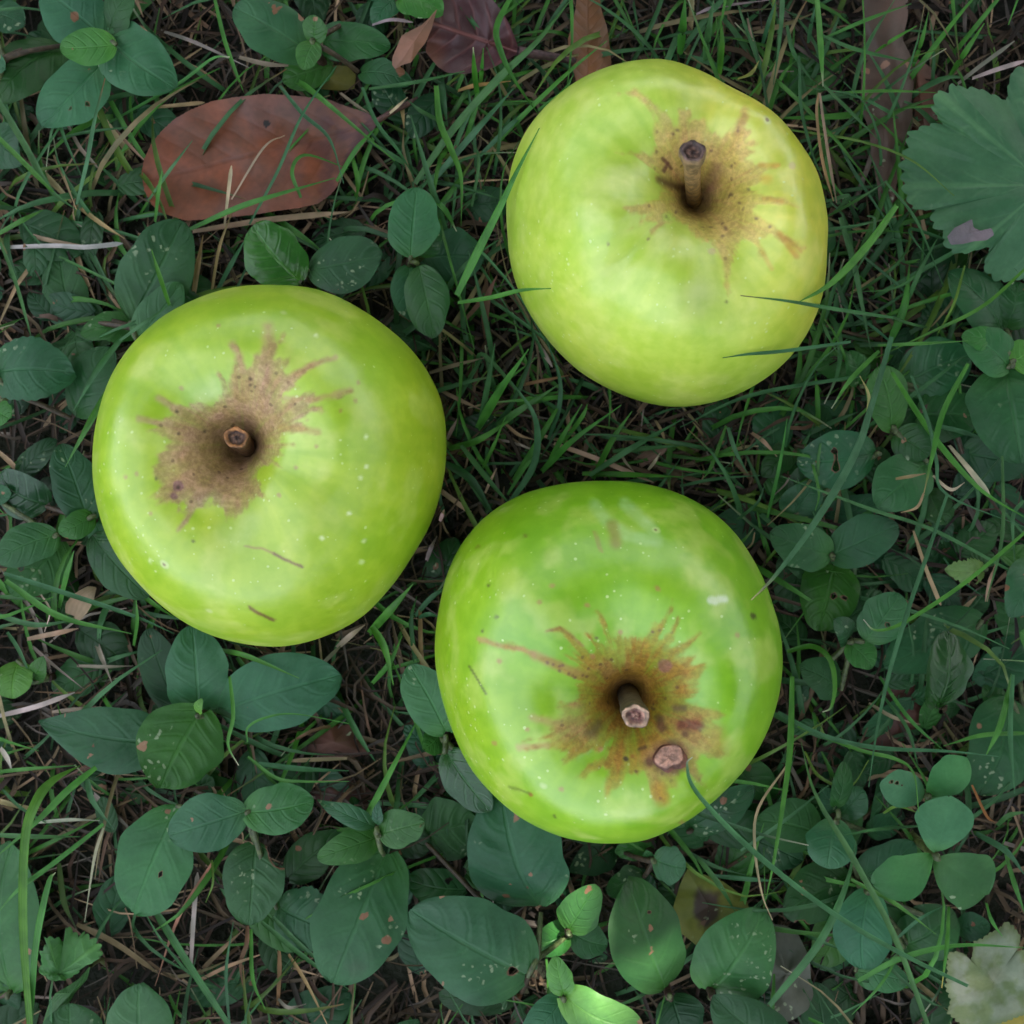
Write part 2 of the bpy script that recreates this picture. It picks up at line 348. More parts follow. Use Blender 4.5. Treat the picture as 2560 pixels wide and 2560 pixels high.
# ------------------------------------------------------------------ apples
PROF = np.array([(0.0,.0455),(.03,.0462),(.065,.0490),(.10,.0528),(.15,.0568),(.21,.0602),(.30,.0637),(.42,.0660),(.55,.0660),(.68,.0630),(.79,.0578),(.88,.0510),(.955,.0425),(1.0,.0330),
                 (.985,.0235),(.92,.0145),(.80,.0070),(.64,.0020),(.46,.0000),(.30,.0015),(.15,.0050),(0.0,.0070)])
class Apple: pass
def polW(s): return [px('W', x, y) for x, y in s]
SIL = dict(
 left=polW([(520,538),(600,545),(690,590),(770,650),(825,735),(843,810),(838,900),(815,980),(770,1060),(720,1130),(650,1185),(560,1215),(500,1220),(420,1205),(340,1170),(270,1110),(215,1040),(185,960),(173,870),(180,800),(205,720),(250,650),(320,590),(420,548)]),
 top=polW([(1240,110),(1310,125),(1370,160),(1420,185),(1460,210),(1500,255),(1540,320),(1558,400),(1560,480),(1552,560),(1525,630),(1480,685),(1420,730),(1340,760),(1280,768),(1210,758),(1120,720),(1050,660),(1000,590),(970,520),(960,440),(957,350),(975,280),(1010,220),(1070,165),(1150,125)]),
 low=polW([(1150,908),(1240,918),(1310,945),(1370,985),(1420,1050),(1455,1130),(1475,1210),(1475,1280),(1455,1360),(1420,1430),(1370,1490),(1300,1550),(1220,1587),(1150,1592),(1060,1580),(990,1550),(920,1490),(870,1420),(840,1340),(825,1260),(822,1190),(835,1110),(860,1040),(910,980),(980,935),(1060,912)]))
RUS = dict(
 left=('J', [(945,420),(985,410),(1010,330),(1060,270),(1090,120),(1110,100),(1130,200),(1165,220),(1240,140),(1225,200),(1180,270),(1160,330),(1250,340),(1240,400),(1215,440),(1280,450),(1380,410),(1490,355),(1600,335),(1520,370),(1400,440),(1310,500),(1330,560),(1210,600),(1215,660),(1330,640),(1460,575),(1450,630),(1540,640),(1620,610),(1720,585),(1610,640),(1510,665),(1420,690),(1510,730),(1410,745),(1380,790),(1300,810),(1380,850),(1470,890),(1330,885),(1220,910),(1190,970),(1290,990),(1210,1010),(1210,1060),(1140,1090),(1200,1160),(1110,1130),(1020,1170),(1010,1230),(1060,1280),(1060,1340),(1105,1400),(1040,1380),(980,1400),(960,1450),(915,1500),(850,1500),(790,1550),(760,1470),(700,1440),(680,1400),(620,1480),(570,1470),(520,1520),(490,1570),(430,1625),(490,1500),(500,1430),(470,1420),(430,1490),(410,1440),(370,1420),(240,1440),(290,1400),(180,1390),(280,1330),(300,1280),(230,1230),(240,1160),(300,1120),(290,1070),(360,1010),(340,950),(270,900),(200,880),(260,850),(140,820),(140,780),(220,800),(310,810),(370,750),(370,700),(290,650),(280,620),(340,650),(410,680),(480,690),(540,690),(600,670),(660,700),(720,650),(770,590),(760,510),(730,460),(800,500),(830,440),(860,380),(870,310),(835,240),(890,280),(920,370)]),
 top=('K', [(560,280),(480,220),(440,170),(300,160),(400,150),(480,190),(560,250),(640,310),(710,370),(740,290),(820,280),(830,350),(930,340),(960,430),(1060,450),(1140,420),(1180,350),(1220,260),(1250,270),(1240,330),(1200,410),(1270,450),(1230,500),(1340,520),(1260,560),(1330,590),(1230,640),(1350,690),(1470,690),(1370,720),(1330,760),(1430,790),(1330,820),(1250,870),(1380,930),(1550,960),(1640,1010),(1500,980),(1330,980),(1290,1050),(1420,1120),(1560,1230),(1660,1310),(1620,1320),(1540,1270),(1610,1390),(1510,1300),(1420,1230),(1340,1250),(1370,1330),(1420,1460),(1340,1380),(1290,1270),(1200,1250),(1150,1330),(1130,1420),(1110,1550),(1100,1680),(1070,1560),(1060,1440),(1020,1360),(960,1270),(860,1240),(830,1180),(790,1130),(700,1100),(640,1140),(560,1180),(520,1230),(560,1130),(490,1110),(340,1190),(440,1110),(520,1060),(400,1040),(340,1010),(420,1000),(560,950),(620,900),(570,800),(540,730),(450,640),(250,600),(440,600),(530,620),(560,540),(540,450),(580,370)]),
 low=('L', [(110,400),(250,440),(380,450),(450,480),(560,520),(640,560),(720,590),(760,570),(640,490),(760,520),(720,450),(650,350),(560,360),(640,330),(720,380),(800,450),(850,490),(880,460),(800,370),(900,430),(980,470),(960,380),(930,310),(880,230),(960,310),(990,380),(1050,390),(1120,390),(1190,380),(1230,310),(1300,270),(1350,170),(1370,150),(1360,210),(1320,300),(1300,380),(1360,360),(1400,280),(1390,370),(1360,450),(1430,430),(1550,370),(1500,450),(1420,510),(1520,510),(1480,560),(1600,590),(1560,650),(1530,740),(1480,800),(1580,830),(1690,850),(1720,900),(1650,950),(1700,1030),(1690,1100),(1750,1160),(1650,1180),(1560,1170),(1500,1200),(1550,1300),(1560,1360),(1480,1290),(1430,1270),(1400,1350),(1330,1380),(1340,1460),(1270,1470),(1220,1440),(1200,1330),(1170,1270),(1080,1280),(1040,1350),(990,1350),(940,1420),(930,1330),(960,1250),(850,1270),(750,1300),(830,1210),(930,1170),(980,1060),(970,1040),(900,1130),(780,1150),(660,1210),(690,1140),(560,1110),(430,1130),(370,1100),(500,1090),(570,1060),(440,1060),(400,1070),(520,1030),(580,1010),(570,960),(460,920),(570,920),(680,890),(640,840),(760,810),(770,760),(740,700),(800,690),(700,640),(600,590),(500,540),(380,490),(250,460),(130,420)]))
# per apple: stem pit (tile point), height factor, lobe phase, lobe depth, skin colours (green, yellow side)
SPEC = dict(left=dict(pit=('J', 925, 1000), h=1.00, ph=.4, lob=.0008, c1=(.345,.525,.030), c2=(.45,.53,.026), rus=(.40,.265,.125)),
            top=dict(pit=('K', 850, 960), h=1.03, ph=R(228)+math.pi/5, lob=.0018, c1=(.45,.62,.075), c2=(.60,.61,.065), rus=(.56,.35,.12)),
            low=dict(pit=('L', 1080, 770), h=1.02, ph=1.1, lob=.0010, c1=(.215,.455,.016), c2=(.345,.51,.022), rus=(.36,.20,.030)))
NR = 96
def ring_target(sil, c):
    s = np.asarray(sil)-c; a = np.arctan2(-s[:, 1], s[:, 0]); r = np.hypot(s[:, 0], s[:, 1]); k = np.argsort(a); a = a[k]; r = r[k]
    aa = np.concatenate([a-2*np.pi, a, a+2*np.pi]); rr = np.concatenate([r, r, r])
    g = np.linspace(-np.pi, np.pi, NR, endpoint=False); R_ = np.interp(g, aa, rr)
    for _ in range(2): R_ = .25*np.roll(R_, 1)+.5*R_+.25*np.roll(R_, -1)
    return g, R_
def apple_points(ap, rf, z, ph):
    """rf, z: profile arrays (n), ph: azimuths (m) -> (n,m,3)"""
    Rr = np.interp(ph, ap.ga, ap.gR, period=2*np.pi)
    top = (z > .033*ap.h)
    k = np.where(top, (1-rf)**1.0, 0)                       # drift of the ring centre towards the stem pit
    cx = ap.C[0]+k*(ap.pit[0]-ap.C[0]); cy = ap.C[1]+k*(ap.pit[1]-ap.C[1])
    b = np.exp(-((rf-.55)/.27)**2)*np.where(top, 1, .8)
    lob = ap.lob*np.cos(5*(ph[None, :]-ap.ph)+.5*np.sin(2*ph[None, :]+ap.ph))*b[:, None]
    und = .0007*np.sin(2*ph[None, :]+ap.ph*3)*b[:, None]
    if ap.groove is not None:
        dphi = (ph-ap.groove+np.pi) % (2*np.pi)-np.pi; gb = np.exp(-((rf-.56)/.2)**2)*np.where(top, 1, 0)
        und = und+(-.0013*np.exp(-(dphi/.10)**2)+.0009*np.exp(-((np.abs(dphi)-.30)/.16)**2))[None, :]*gb[:, None]
    Z = z[:, None]+np.where(top[:, None], lob+und, -lob*.6)
    X = cx[:, None]+rf[:, None]*Rr[None, :]*np.cos(ph)[None, :]; Y = cy[:, None]+rf[:, None]*Rr[None, :]*np.sin(ph)[None, :]
    return np.stack([X, Y, Z], -1)
APPLES = {}
def make_apple(key, label):
    ap = Apple(); sp = SPEC[key]; ap.h = sp['h']; ap.lob = sp['lob']; ap.ph = sp['ph']; ap.groove = R(-136) if key == 'top' else None
    sil = np.asarray(SIL[key]); c = np.array([(sil[:, 0].min()+sil[:, 0].max())/2, (sil[:, 1].min()+sil[:, 1].max())/2]); ap.sil = sil; ap.cpx = c
    ap.C = unproj(c[0], c[1], .036*ap.h); ap.pit = at(*sp['pit'], .047*ap.h)
    prof = PROF.copy(); prof[:, 1] *= ap.h; ap.prof = prof
    ap.ga, T = ring_target(sil, c); ap.gR = T/2560*S2*(CAM_H-.036)
    pf = catmull(prof, 120); ph = np.linspace(-np.pi, np.pi, 180, endpoint=False)
    for _ in range(5):                                       # fit the girth to the outline measured in the photo
        q = proj(apple_points(ap, np.clip(pf[:, 0], 0, 2), pf[:, 1], ph)).reshape(-1, 2)-c
        a = np.arctan2(-q[:, 1], q[:, 0]); r = np.hypot(q[:, 0], q[:, 1]); b = np.floor((a+np.pi)/(2*np.pi)*NR+.5).astype(int) % NR
        mx = np.zeros(NR); np.maximum.at(mx, b, r); ap.gR = ap.gR*(T/np.maximum(mx, 1))**.9
        ap.gR = .25*np.roll(ap.gR, 1)+.5*ap.gR+.25*np.roll(ap.gR, -1)
    root = empty('apple', (ap.C[0], ap.C[1], 0)); tag(root, label, 'apple', 'apples fallen on the grass'); ap.root = root
    # dense skin
    s = np.concatenate([np.linspace(0, 13, 260)/21, np.linspace(13.3, 21, 40)/21])
    m = len(prof)-1
    dense = catmull(prof, 2101); pf = dense[(s*2100).astype(int)]; rf = np.clip(pf[:, 0], .0008, 2); z = pf[:, 1]
    ph = np.linspace(-np.pi, np.pi, 380, endpoint=False)
    V = apple_points(ap, rf, z, ph); n0, n1_ = V.shape[:2]
    # small irregular undulation of the flesh
    mm = V*1000
    d = (fbm(mm/18, 31+len(key), 2)-.5)*.0008+(fbm(mm/5, 77, 2)-.5)*.00014
    out_ = V-np.array([ap.C[0], ap.C[1], .035]); out_ /= np.linalg.norm(out_, axis=-1, keepdims=True)
    V = V+out_*d[..., None]*smooth(.0, .12, rf)[:, None, None]
    P3 = V.reshape(-1, 3); uv = proj(P3); mm = P3*1000
    up = np.repeat(np.arange(n0) < 262, n1_) & (P3[:, 2] > .03)
    # natural skin colour: green to yellow
    yel = fbm(mm/30, 5, 3)
    c1 = np.array(sp['c1']); c2 = np.array(sp['c2'])
    if key == 'top': f = np.clip(.85*smooth(1700, 2080, uv[:, 0]+.45*(600-uv[:, 1]))+.7*(yel-.42), 0, 1)
    elif key == 'left': f = np.clip(.7*smooth(900, 1120, uv[:, 0]-.1*uv[:, 1]+100)+1.2*(yel-.45), 0, 1)
    else: f = np.clip(.5*smooth(1500, 1150, uv[:, 0])+1.2*(yel-.45), 0, 1)
    T = c1+(c2-c1)*f[:, None]
    # pale bloom patches and fine streaks running out from the stem
    pit0 = np.array(px(*sp['pit'])); an0 = np.arctan2(uv[:, 1]-pit0[1], uv[:, 0]-pit0[0]); ra0 = np.hypot(uv[:, 0]-pit0[0], uv[:, 1]-pit0[1])
    stk = fbm(np.stack([np.cos(an0)*11, np.sin(an0)*11, ra0/260], 1), 19, 3)-.5
    T = T*(1+np.array([.40, .22, .7])*stk[:, None]*smooth(40, 160, ra0)[:, None])
    bl = smooth(.50, .70, fbm(mm/8, 91, 4))*.34; T = T+(np.array([.58,.66,.17])-T)*bl[:, None]
    # russet star round the stem
    tl, poly = RUS[key]; poly = [px(tl, *q) for q in poly]
    pit = np.array(px(*sp['pit'])); rel = uv-pit; rad = np.hypot(rel[:, 0], rel[:, 1]); ang = np.arctan2(rel[:, 1], rel[:, 0])
    wv = np.stack([np.cos(ang)*9, np.sin(ang)*9, rad/120], 1)
    warp = (fbm(wv, 13, 3)-.5)*22*smooth(30, 160, rad)+(fbm(mm/1.3, 15, 2)-.5)*16
    sd = np.full(len(uv), -99.); near_ = up & (rad < 420)
    sd[near_] = poly_sd(uv[near_], poly)+warp[near_]
    fea = fbm(np.stack([np.cos(ang)*24, np.sin(ang)*24, rad/160], 1), 29, 3)-.5
    rus = smooth(-6, 9, sd+15*fea*smooth(90, 10, np.abs(sd)))*(.70+.30*smooth(0, 55, sd))*(1+.5*fea)
    dens = .80+.5*(fbm(np.stack([np.cos(ang)*5, np.sin(ang)*5, rad/60], 1), 23, 3)-.3)
    if key == 'top': dens = dens*.80
    if key == 'low': dens = .40+1.15*(fbm(np.stack([np.cos(ang)*7, np.sin(ang)*7, rad/45], 1), 23, 3)-.22)+.35*smooth(110, 40, rad)
    rus = np.clip(rus*dens*1.15, 0, 1)
    inner = smooth(62, 22, rad)*up
    rc = np.array(sp['rus']); rc = rc*(1+.45*(fbm(mm/4, 41, 3)-.5))[:, None]
    grey = np.array([.36,.29,.20]); rc = rc+(grey-rc)*(smooth(.5, .75, fbm(mm/11, 43, 2))*(.5 if key == 'left' else .25))[:, None]
    T = T+(rc-T)*rus[:, None]
    T = T+(np.array([.16,.085,.035])-T)*(inner*.6)[:, None]
    A = np.clip(rus+inner*.8, 0, 1)
    def mark(pts, wd, colr, k=.8, tile=None, soft=3.):
        pp = [px(tile, *q) for q in pts]
        dd = np.full(len(uv), 99.); dd[up] = seg_dist(uv[up]+(fbm(mm[up]/1.5, 61, 2)-.5)[:, None]*8, pp if len(pp) > 1 else [pp[0], (pp[0][0]+.5, pp[0][1])])
        a = smooth(wd+soft, max(wd-soft, 0), dd)*k
        nonlocal_T[0] = nonlocal_T[0]+(np.array(colr)-nonlocal_T[0])*a[:, None]
    nonlocal_T = [T]
    br = (.17,.075,.03); dk = (.05,.03,.02); pu = (.20,.09,.11)
    if key == 'left':
        mark([(140,795),(260,815),(380,830)], 8, (.42,.29,.15), .7, 'J', 6); mark([(285,640),(370,690),(450,740)], 9, (.42,.29,.15), .65, 'J', 7); mark([(1300,460),(1450,385),(1600,337)], 7, (.40,.26,.10), .7, 'J', 5); mark([(1230,640),(1450,650),(1620,605),(1710,583)], 7, (.40,.26,.10), .65, 'J', 6); mark([(1200,860),(1330,870),(1470,890)], 8, (.42,.27,.08), .6, 'J', 7); mark([(1100,110),(1090,250),(1060,400)], 13, (.40,.27,.12), .55, 'J', 12); mark([(840,240),(890,330),(910,430)], 9, (.40,.27,.12), .55, 'J', 8); mark([(435,1620),(500,1520),(540,1430)], 6, (.40,.28,.14), .6, 'J', 5)
        mark([(930,1740),(1060,1760),(1150,1800)], 3, (.30,.17,.06), .7, 'J'); mark([(1150,1800),(1230,1845),(1350,1890)], 3.5, br, .9, 'J')
        mark([(1400,1500),(1450,1535),(1540,1575)], 4, br, .9, 'D'); mark([(435,1300)], 14, pu, .75, 'J'); mark([(400,1370)], 8, pu, .8, 'J')
        mark([(440,1310)], 5, dk, .8, 'J')
        for q in [(540,1700),(420,740),(630,890),(960,490),(965,540),(1000,555),(270,1240),(430,900)]: mark([q], 4, dk, .75, 'J')
        for q in [(460,570),(730,100),(740,470),(1770,525),(1640,735),(1460,1000),(1310,1160),(1180,1360),(225,1495),(120,1200),(40,1225),(1750,660)]: mark([q], 5, (.38,.22,.08), .7, 'J')
        mark([(950,1560),(860,1680),(780,1640)], 26, (.56,.70,.36), .25, 'J', 22); mark([(560,620),(660,600),(700,560)], 30, (.34,.60,.22), .3, 'J', 26)
        for q in [(1830,1150),(1785,1230),(1700,1495),(1815,1705),(1500,1680),(1455,175),(1830,930),(225,1850),(1795,1855)]: mark([q], 5, (.72,.80,.45), .8, 'J', 4)
    if key == 'top':
        mark([(610,640),(650,680),(620,730)], 5, (.15,.06,.035), .85, 'K'); mark([(650,680),(680,720)], 4, (.15,.06,.035), .8, 'K')
        mark([(590,800),(680,840),(760,860)], 9, (.10,.04,.025), .75, 'K', 8); mark([(1010,720),(980,800),(960,860)], 15, (.22,.09,.06), .6, 'K', 12)
        mark([(1170,450),(1220,330)], 10, (.42,.20,.08), .55, 'K', 8); mark([(1480,1200),(1540,1280),(1610,1370)], 7, (.55,.27,.03), .7, 'K', 5); mark([(1530,1230),(1640,1330)], 5, (.50,.24,.04), .6, 'K', 4)
        mark([(1340,690),(1470,690)], 6, (.60,.34,.03), .6, 'K', 5); mark([(1390,800)], 14, (.68,.45,.03), .6, 'K', 9); mark([(1360,940),(1500,955)], 5, (.50,.28,.05), .6, 'K', 4)
        mark([(1360,1340),(1420,1460)], 5, (.60,.38,.05), .6, 'K', 4); mark([(860,1680)], 42, (.40,.46,.20), .4, 'K', 40); mark([(1090,1710)], 4, dk, .6, 'K')
        for q in [(1120,910),(1190,980),(1310,1090),(1410,1150),(1130,700),(980,590),(1060,1220),(1080,1160),(690,460),(720,430),(1250,870),(715,1045),(500,1235),(210,1280),(1175,440)]: mark([q], 4, (.14,.07,.05), .7, 'K')
        for q in [(980,1335),(1575,695)]: mark([q], 9, (.52,.36,.20), .5, 'K')
        mark([(650,1080)], 12, (.40,.72,.10), .6, 'K', 10)
    if key == 'low':
        mark([(120,405),(250,445),(400,470),(480,510)], 6, (.42,.25,.09), .75, 'L', 4); mark([(480,510),(620,570),(740,620),(850,650)], 11, (.36,.20,.045), .7, 'L', 8); mark([(560,355),(640,330),(720,390),(790,450)], 4, (.30,.18,.04), .7, 'L'); mark([(470,915),(640,960)], 9, (.42,.28,.11), .6, 'L', 7); mark([(380,1105),(560,1090)], 8, (.42,.26,.09), .6, 'L', 6)
        mark([(1430,930),(1500,1020),(1620,1100),(1780,1130),(1740,1050),(1600,920)], 14, (.40,.62,.28), .55, 'E', 10)
        mark([(1530,1040),(1550,1140)], 14, (.27,.20,.03), .7, 'E', 10); mark([(1430,1080),(1465,1180)], 5, (.32,.22,.05), .6, 'E'); mark([(1040,1100)], 6, br, .6, 'E'); mark([(770,1160)], 5, br, .6, 'E')
        mark([(1620,160),(1700,145)], 9, (.66,.74,.55), .85, 'L', 5); mark([(1890,260)], 7, dk, .85, 'L'); mark([(1320,580)], 17, (.30,.13,.09), .85, 'L', 5)
        mark([(1430,960),(1530,960)], 14, (.16,.035,.02), .85, 'L', 9); mark([(1290,920),(1300,980)], 11, (.12,.05,.03), .8, 'L', 8); mark([(1440,850),(1390,850)], 8, (.13,.06,.05), .7, 'L', 7)
        mark([(890,960),(840,1010)], 14, (.12,.06,.035), .7, 'L', 14); mark([(1350,1170)], 44, (.15,.055,.04), .85, 'L', 14); mark([(1220,1200)], 12, (.12,.05,.035), .8, 'L', 9)
        mark([(1450,1020)], 8, (.13,.05,.03), .8, 'L', 6); mark([(1190,1100),(1150,1110)], 5, dk, .7, 'L'); mark([(1070,1180)], 6, dk, .9, 'L'); mark([(1110,1160)], 5, (.30,.12,.02), .8, 'L')
        for q in [(600,570),(640,580),(560,555),(790,640),(830,600),(880,400),(1240,360),(975,540),(1240,850),(700,630),(740,655),(660,575),(820,650),(1135,1260),(640,610)]: mark([q], 4, (.13,.05,.025), .8, 'L')
        for q in [(510,165),(595,65),(815,185),(255,550),(435,990),(220,1075),(1030,360),(1270,80),(850,515),(905,1115),(1785,380),(1430,1590),(650,1370)]: mark([q], 6, (.40,.20,.08), .7, 'L')
        for q in [(185,60),(230,260),(605,1545),(150,360)]: mark([q], 4, dk, .8, 'L')
        mark([(60,580),(120,680),(165,755)], 2.5, dk, .7, 'L', 2); mark([(450,1405)], 5, (.30,.12,.02), .9, 'L'); mark([(320,1360),(440,1395)], 3, dk, .5, 'L')
        mark([(1280,1370),(1300,1440)], 18, (.38,.20,.01), .6, 'L', 14); mark([(1650,1010),(1680,1100)], 22, (.36,.24,.02), .5, 'L', 20)
    T = np.clip(nonlocal_T[0], 0, 1)
    mb = MB(); mb.add(P3, gridfaces(n0, n1_, True), np.hstack([T, A[:, None]]))
    mb.build('skin', M_apple, root, loc=(ap.C[0], ap.C[1], 0))
    gq = gridfaces(len(V[::5]), V[:, ::5].shape[1], True); ap.bvh = BVHTree.FromPolygons([tuple(p) for p in V[::5, ::5].reshape(-1, 3)], [tuple(int(k) for k in f_) for f_ in gq])
    # quick surface test for grass
    ap.pf = catmull(prof, 200); i = np.argmax(ap.pf[:, 0]); ap.topf = ap.pf[:i+1]; ap.botf = ap.pf[i:][::-1]
    APPLES[key] = ap; return ap
def inside(p, grow=.0):
    for ap in APPLES.values():
        dx, dy = p[0]-ap.C[0], p[1]-ap.C[1]; r = math.hypot(dx, dy)
        rf = r/(np.interp(math.atan2(dy, dx), ap.ga, ap.gR, period=2*np.pi)+grow)
        if rf < 1 and np.interp(rf, ap.botf[:, 0], ap.botf[:, 1])-grow < p[2] < np.interp(rf, ap.topf[:, 0], ap.topf[:, 1])+grow: return True
    return False
a1 = make_apple('left', 'green apple with a short stem sunk in a wide brown star, left of the others')
a2 = make_apple('top', 'pale yellow green apple whose long stem stands up, nearest the purple dead leaf')
a3 = make_apple('low', 'bright green apple with a brown wart beside its thick dark stem, lowest of the three')

def apple_stem(ap, pts, rad, cut, bark, ring, core, nm='stem'):
    """pts: 3-D centre line; the cut end has a rim and a sunk core"""
    p = catmull(pts, 14); n = len(p); q = np.linspace(0, 1, n)
    t, s, u = frames(p); ns = 18; a = np.linspace(0, 2*np.pi, ns, endpoint=False)
    rr = np.interp(q, [0, .35, .75, .93, 1], rad)
    V = []; T = []
    jag = 1+.10*np.sin(a*2+1)+.07*np.sin(a*5)
    for i in range(n):
        e = rr[i]*(1+.07*(rng.random(ns)-.5))*(jag if i > n-4 else 1)
        V.append(p[i]+e[:, None]*(np.cos(a)[:, None]*s[i]+np.sin(a)[:, None]*u[i]))
        T.append(np.asarray(bark[0])+(np.asarray(bark[1])-np.asarray(bark[0]))*q[i]+np.zeros((ns, 3)))
    for k, (f, dz, c) in enumerate([(.92, .0002, ring), (.72, .0001, ring), (.60, -.0007, core), (.34, -.0009, cut), (.15, -.0006, core), (.02, -.0008, core)]):
        e = rr[-1]*f*jag*(1+.14*(rng.random(ns)-.5))
        V.append(p[-1]+t[-1]*dz+e[:, None]*(np.cos(a)[:, None]*s[-1]+np.sin(a)[:, None]*u[-1])+(rng.random((ns, 1))-.5)*t[-1]*.0004); T.append(np.tile(c, (ns, 1))*(.45+1.0*rng.random((ns, 1))))
    mb = MB(); mb.add(np.vstack(V), gridfaces(len(V), ns, True), np.vstack(T))
    return mb.build(nm, M_stem, ap.root, loc=(ap.C[0], ap.C[1], 0))
apple_stem(a1, [at('J', 950, 1030, .040), at('J', 935, 1000, .050), at('J', 862, 932, .0605)], [.0024,.0021,.0022,.0025,.0026], (.16,.085,.05), ((.06,.032,.018),(.10,.052,.022)), (.30,.135,.045), (.045,.022,.016))
apple_stem(a2, [at('K', 850, 1010, .040), at('K', 842, 880, .056), at('K', 835, 720, .070), at('K', 838, 588, .080)], [.0022,.0017,.0018,.0026,.0024], (.30,.16,.11), ((.30,.19,.05),(.20,.13,.075)), (.10,.06,.05), (.06,.03,.025))
apple_stem(a3, [at('L', 1075, 730, .040), at('L', 1090, 790, .056), at('L', 1132, 905, .073)], [.0027,.0024,.0025,.0027,.0027], (.15,.05,.045), ((.03,.026,.016),(.055,.045,.025)), (.40,.27,.19), (.36,.20,.15))
# wart on the lowest apple: a raised corky scab with a rim
def scab(ap, t, x, y, r, h):
    o = Vector((0, 0, CAM_H)); hit = ap.bvh.ray_cast(o, (Vector(at(t, x, y, 0))-o).normalized())
    c = np.array(hit[0]); nrm = np.array(hit[1]); nrm = nrm if nrm[2] > 0 else -nrm
    s = np.cross(nrm, [0, 1, 0]); s /= np.linalg.norm(s); u = np.cross(nrm, s); ns = 28; a = np.linspace(0, 2*np.pi, ns, endpoint=False)
    V = []; T = []
    for f, hh in [(1.3, -1.2), (1.22, -.15), (1.05, .1), (.98, .62), (.9, .9), (.7, 1.02), (.5, .92), (.3, 1.05), (.12, .88), (.01, .9)]:
        e = r*f*(1+.12*np.sin(2*a+.6)-.13*np.exp(-((a-1.9)/.35)**2)+.05*np.sin(5*a))
        zz = h*hh*(1+.28*(rng.random(ns)-.5)*(f < 1))
        V.append(c+e[:, None]*(np.cos(a)[:, None]*s+np.sin(a)[:, None]*u)+zz[:, None]*nrm)
        T.append(np.tile((.38,.215,.16) if f < .97 else (.13,.05,.03), (ns, 1))*(.75+.5*rng.random((ns, 1))))
    mb = MB(); mb.add(np.vstack(V), gridfaces(len(V), ns, True), np.vstack(T)); mb.build('wart', M_stem, ap.root, loc=(ap.C[0], ap.C[1], 0))
scab(a3, 'L', 1348, 1170, .0029, .0009)

# ------------------------------------------------------------------ leaves
TONE = dict(b=(.036,.134,.053), g=(.044,.170,.034), d=(.019,.082,.026), l=(.115,.235,.065), c=(.058,.195,.080), o=(.16,.15,.02), x=(.027,.112,.038), v=(.080,.23,.046))
SHAPE = dict(ov=(.78, .50), el=(.94, .50), ob=(1.35, .62), la=(.74, .95), ro=(.95, .48), cl=(1.25, .55))
def leaf_geo(base, tip, wd, shape='ov', seed=0, fold=.12, arch=.10, nu=32, nv=15, cord=.0, notch=.0, puck=None, teeth=.0, bites=(), droop=.0, roll=0., wavy=.09):
    base = np.asarray(base, float); tip = np.asarray(tip, float); r_ = np.random.default_rng(seed)
    L = np.linalg.norm(tip-base); X = (tip-base)/L; side = np.cross([0, 0, 1], X); side /= np.linalg.norm(side); up = np.cross(X, side)
    side2 = side*math.cos(roll)+up*math.sin(roll); up = up*math.cos(roll)-side*math.sin(roll); side = side2
    p, q = SHAPE[shape]; puck = min(.00055, (.0 if shape == 'cl' else .018)*wd) if puck is None else puck; s = np.linspace(0, 1, nu); s = s*.93+.07*(.5-.5*np.cos(np.pi*s))
    wprof = np.sin(np.pi*np.clip(s, .004, .996)**p)**q
    t = np.linspace(-1, 1, nv); t = np.sign(t)*np.abs(t)**.9
    S, Tt = np.meshgrid(s, t, indexing='ij'); hw = .5*wd*wprof
    e1 = 1+wavy*(vnoise(np.stack([s*5, s*0, s*0+seed], -1), 3)-.5)*2; e2 = 1+wavy*(vnoise(np.stack([s*5, s*0+9, s*0+seed], -1), 3)-.5)*2
    if teeth: tt = 1+teeth*np.abs(np.sin(s*np.pi*9)); e1 = e1*tt; e2 = e2*tt
    edge = np.where(Tt > 0, e1[:, None], e2[:, None])
    y = Tt*hw[:, None]*edge
    x = S*L
    x = x-cord*L*np.abs(Tt)**1.5*np.exp(-S*7)              # lobes either side of the stalk
    x = x-notch*L*(1-np.abs(Tt))**2*np.exp(-(1-S)*9)       # notched tip
    x = x+.03*L*np.sin(S*3)*0
    ph = 5*(S-.30*np.abs(Tt)**1.3)
    bend = .05*wd*(r_.random()-.5)*2
    z = -arch*L*(2*S-1)**2+arch*L*.35+fold*np.abs(y)-fold*1.1*np.abs(y)**2/(wd*.5+1e-9)-puck*np.cos(2*np.pi*ph)*np.abs(Tt)*(1-np.abs(Tt))*4
    z = z+wd*.05*(vnoise(np.stack([S*3+seed, Tt*1.5, S*0+seed*.37], -1), 5)-.5)*2*np.abs(Tt)+bend*Tt-droop*L*S**3
    yb = y+.06*L*(r_.random()-.5)*2*np.sin(np.pi*S)        # slight sideways bow
    v = base+x[..., None]*X+yb[..., None]*side+z[..., None]*up
    bite = np.full(S.shape, 9.)
    for bs, bt, br in bites:
        d = np.hypot((S-bs)*L, (Tt-bt)*hw.max())/(br*wd); d = d*(1+.35*(vnoise(np.stack([S*14, Tt*9, S*0+seed], -1), 8)-.5)*2); bite = np.minimum(bite, d)
    return v.reshape(-1, 3), gridfaces(nu, nv), np.stack([S.ravel(), Tt.ravel()*.5+.5], 1), bite.ravel()
seedc = [100]
LV = {0: (.0045, .006), 1: (.010, .013), 2: (.0165, .019), 3: (.022, .023)}
def vary(c, k=.27):
    r_ = random.Random(seedc[0]); b = 1+k*(r_.random()*2-1); return [c[0]*b*(1+.12*(r_.random()*2-1)), c[1]*b, c[2]*b*(1+.28*(r_.random()*2-1))]
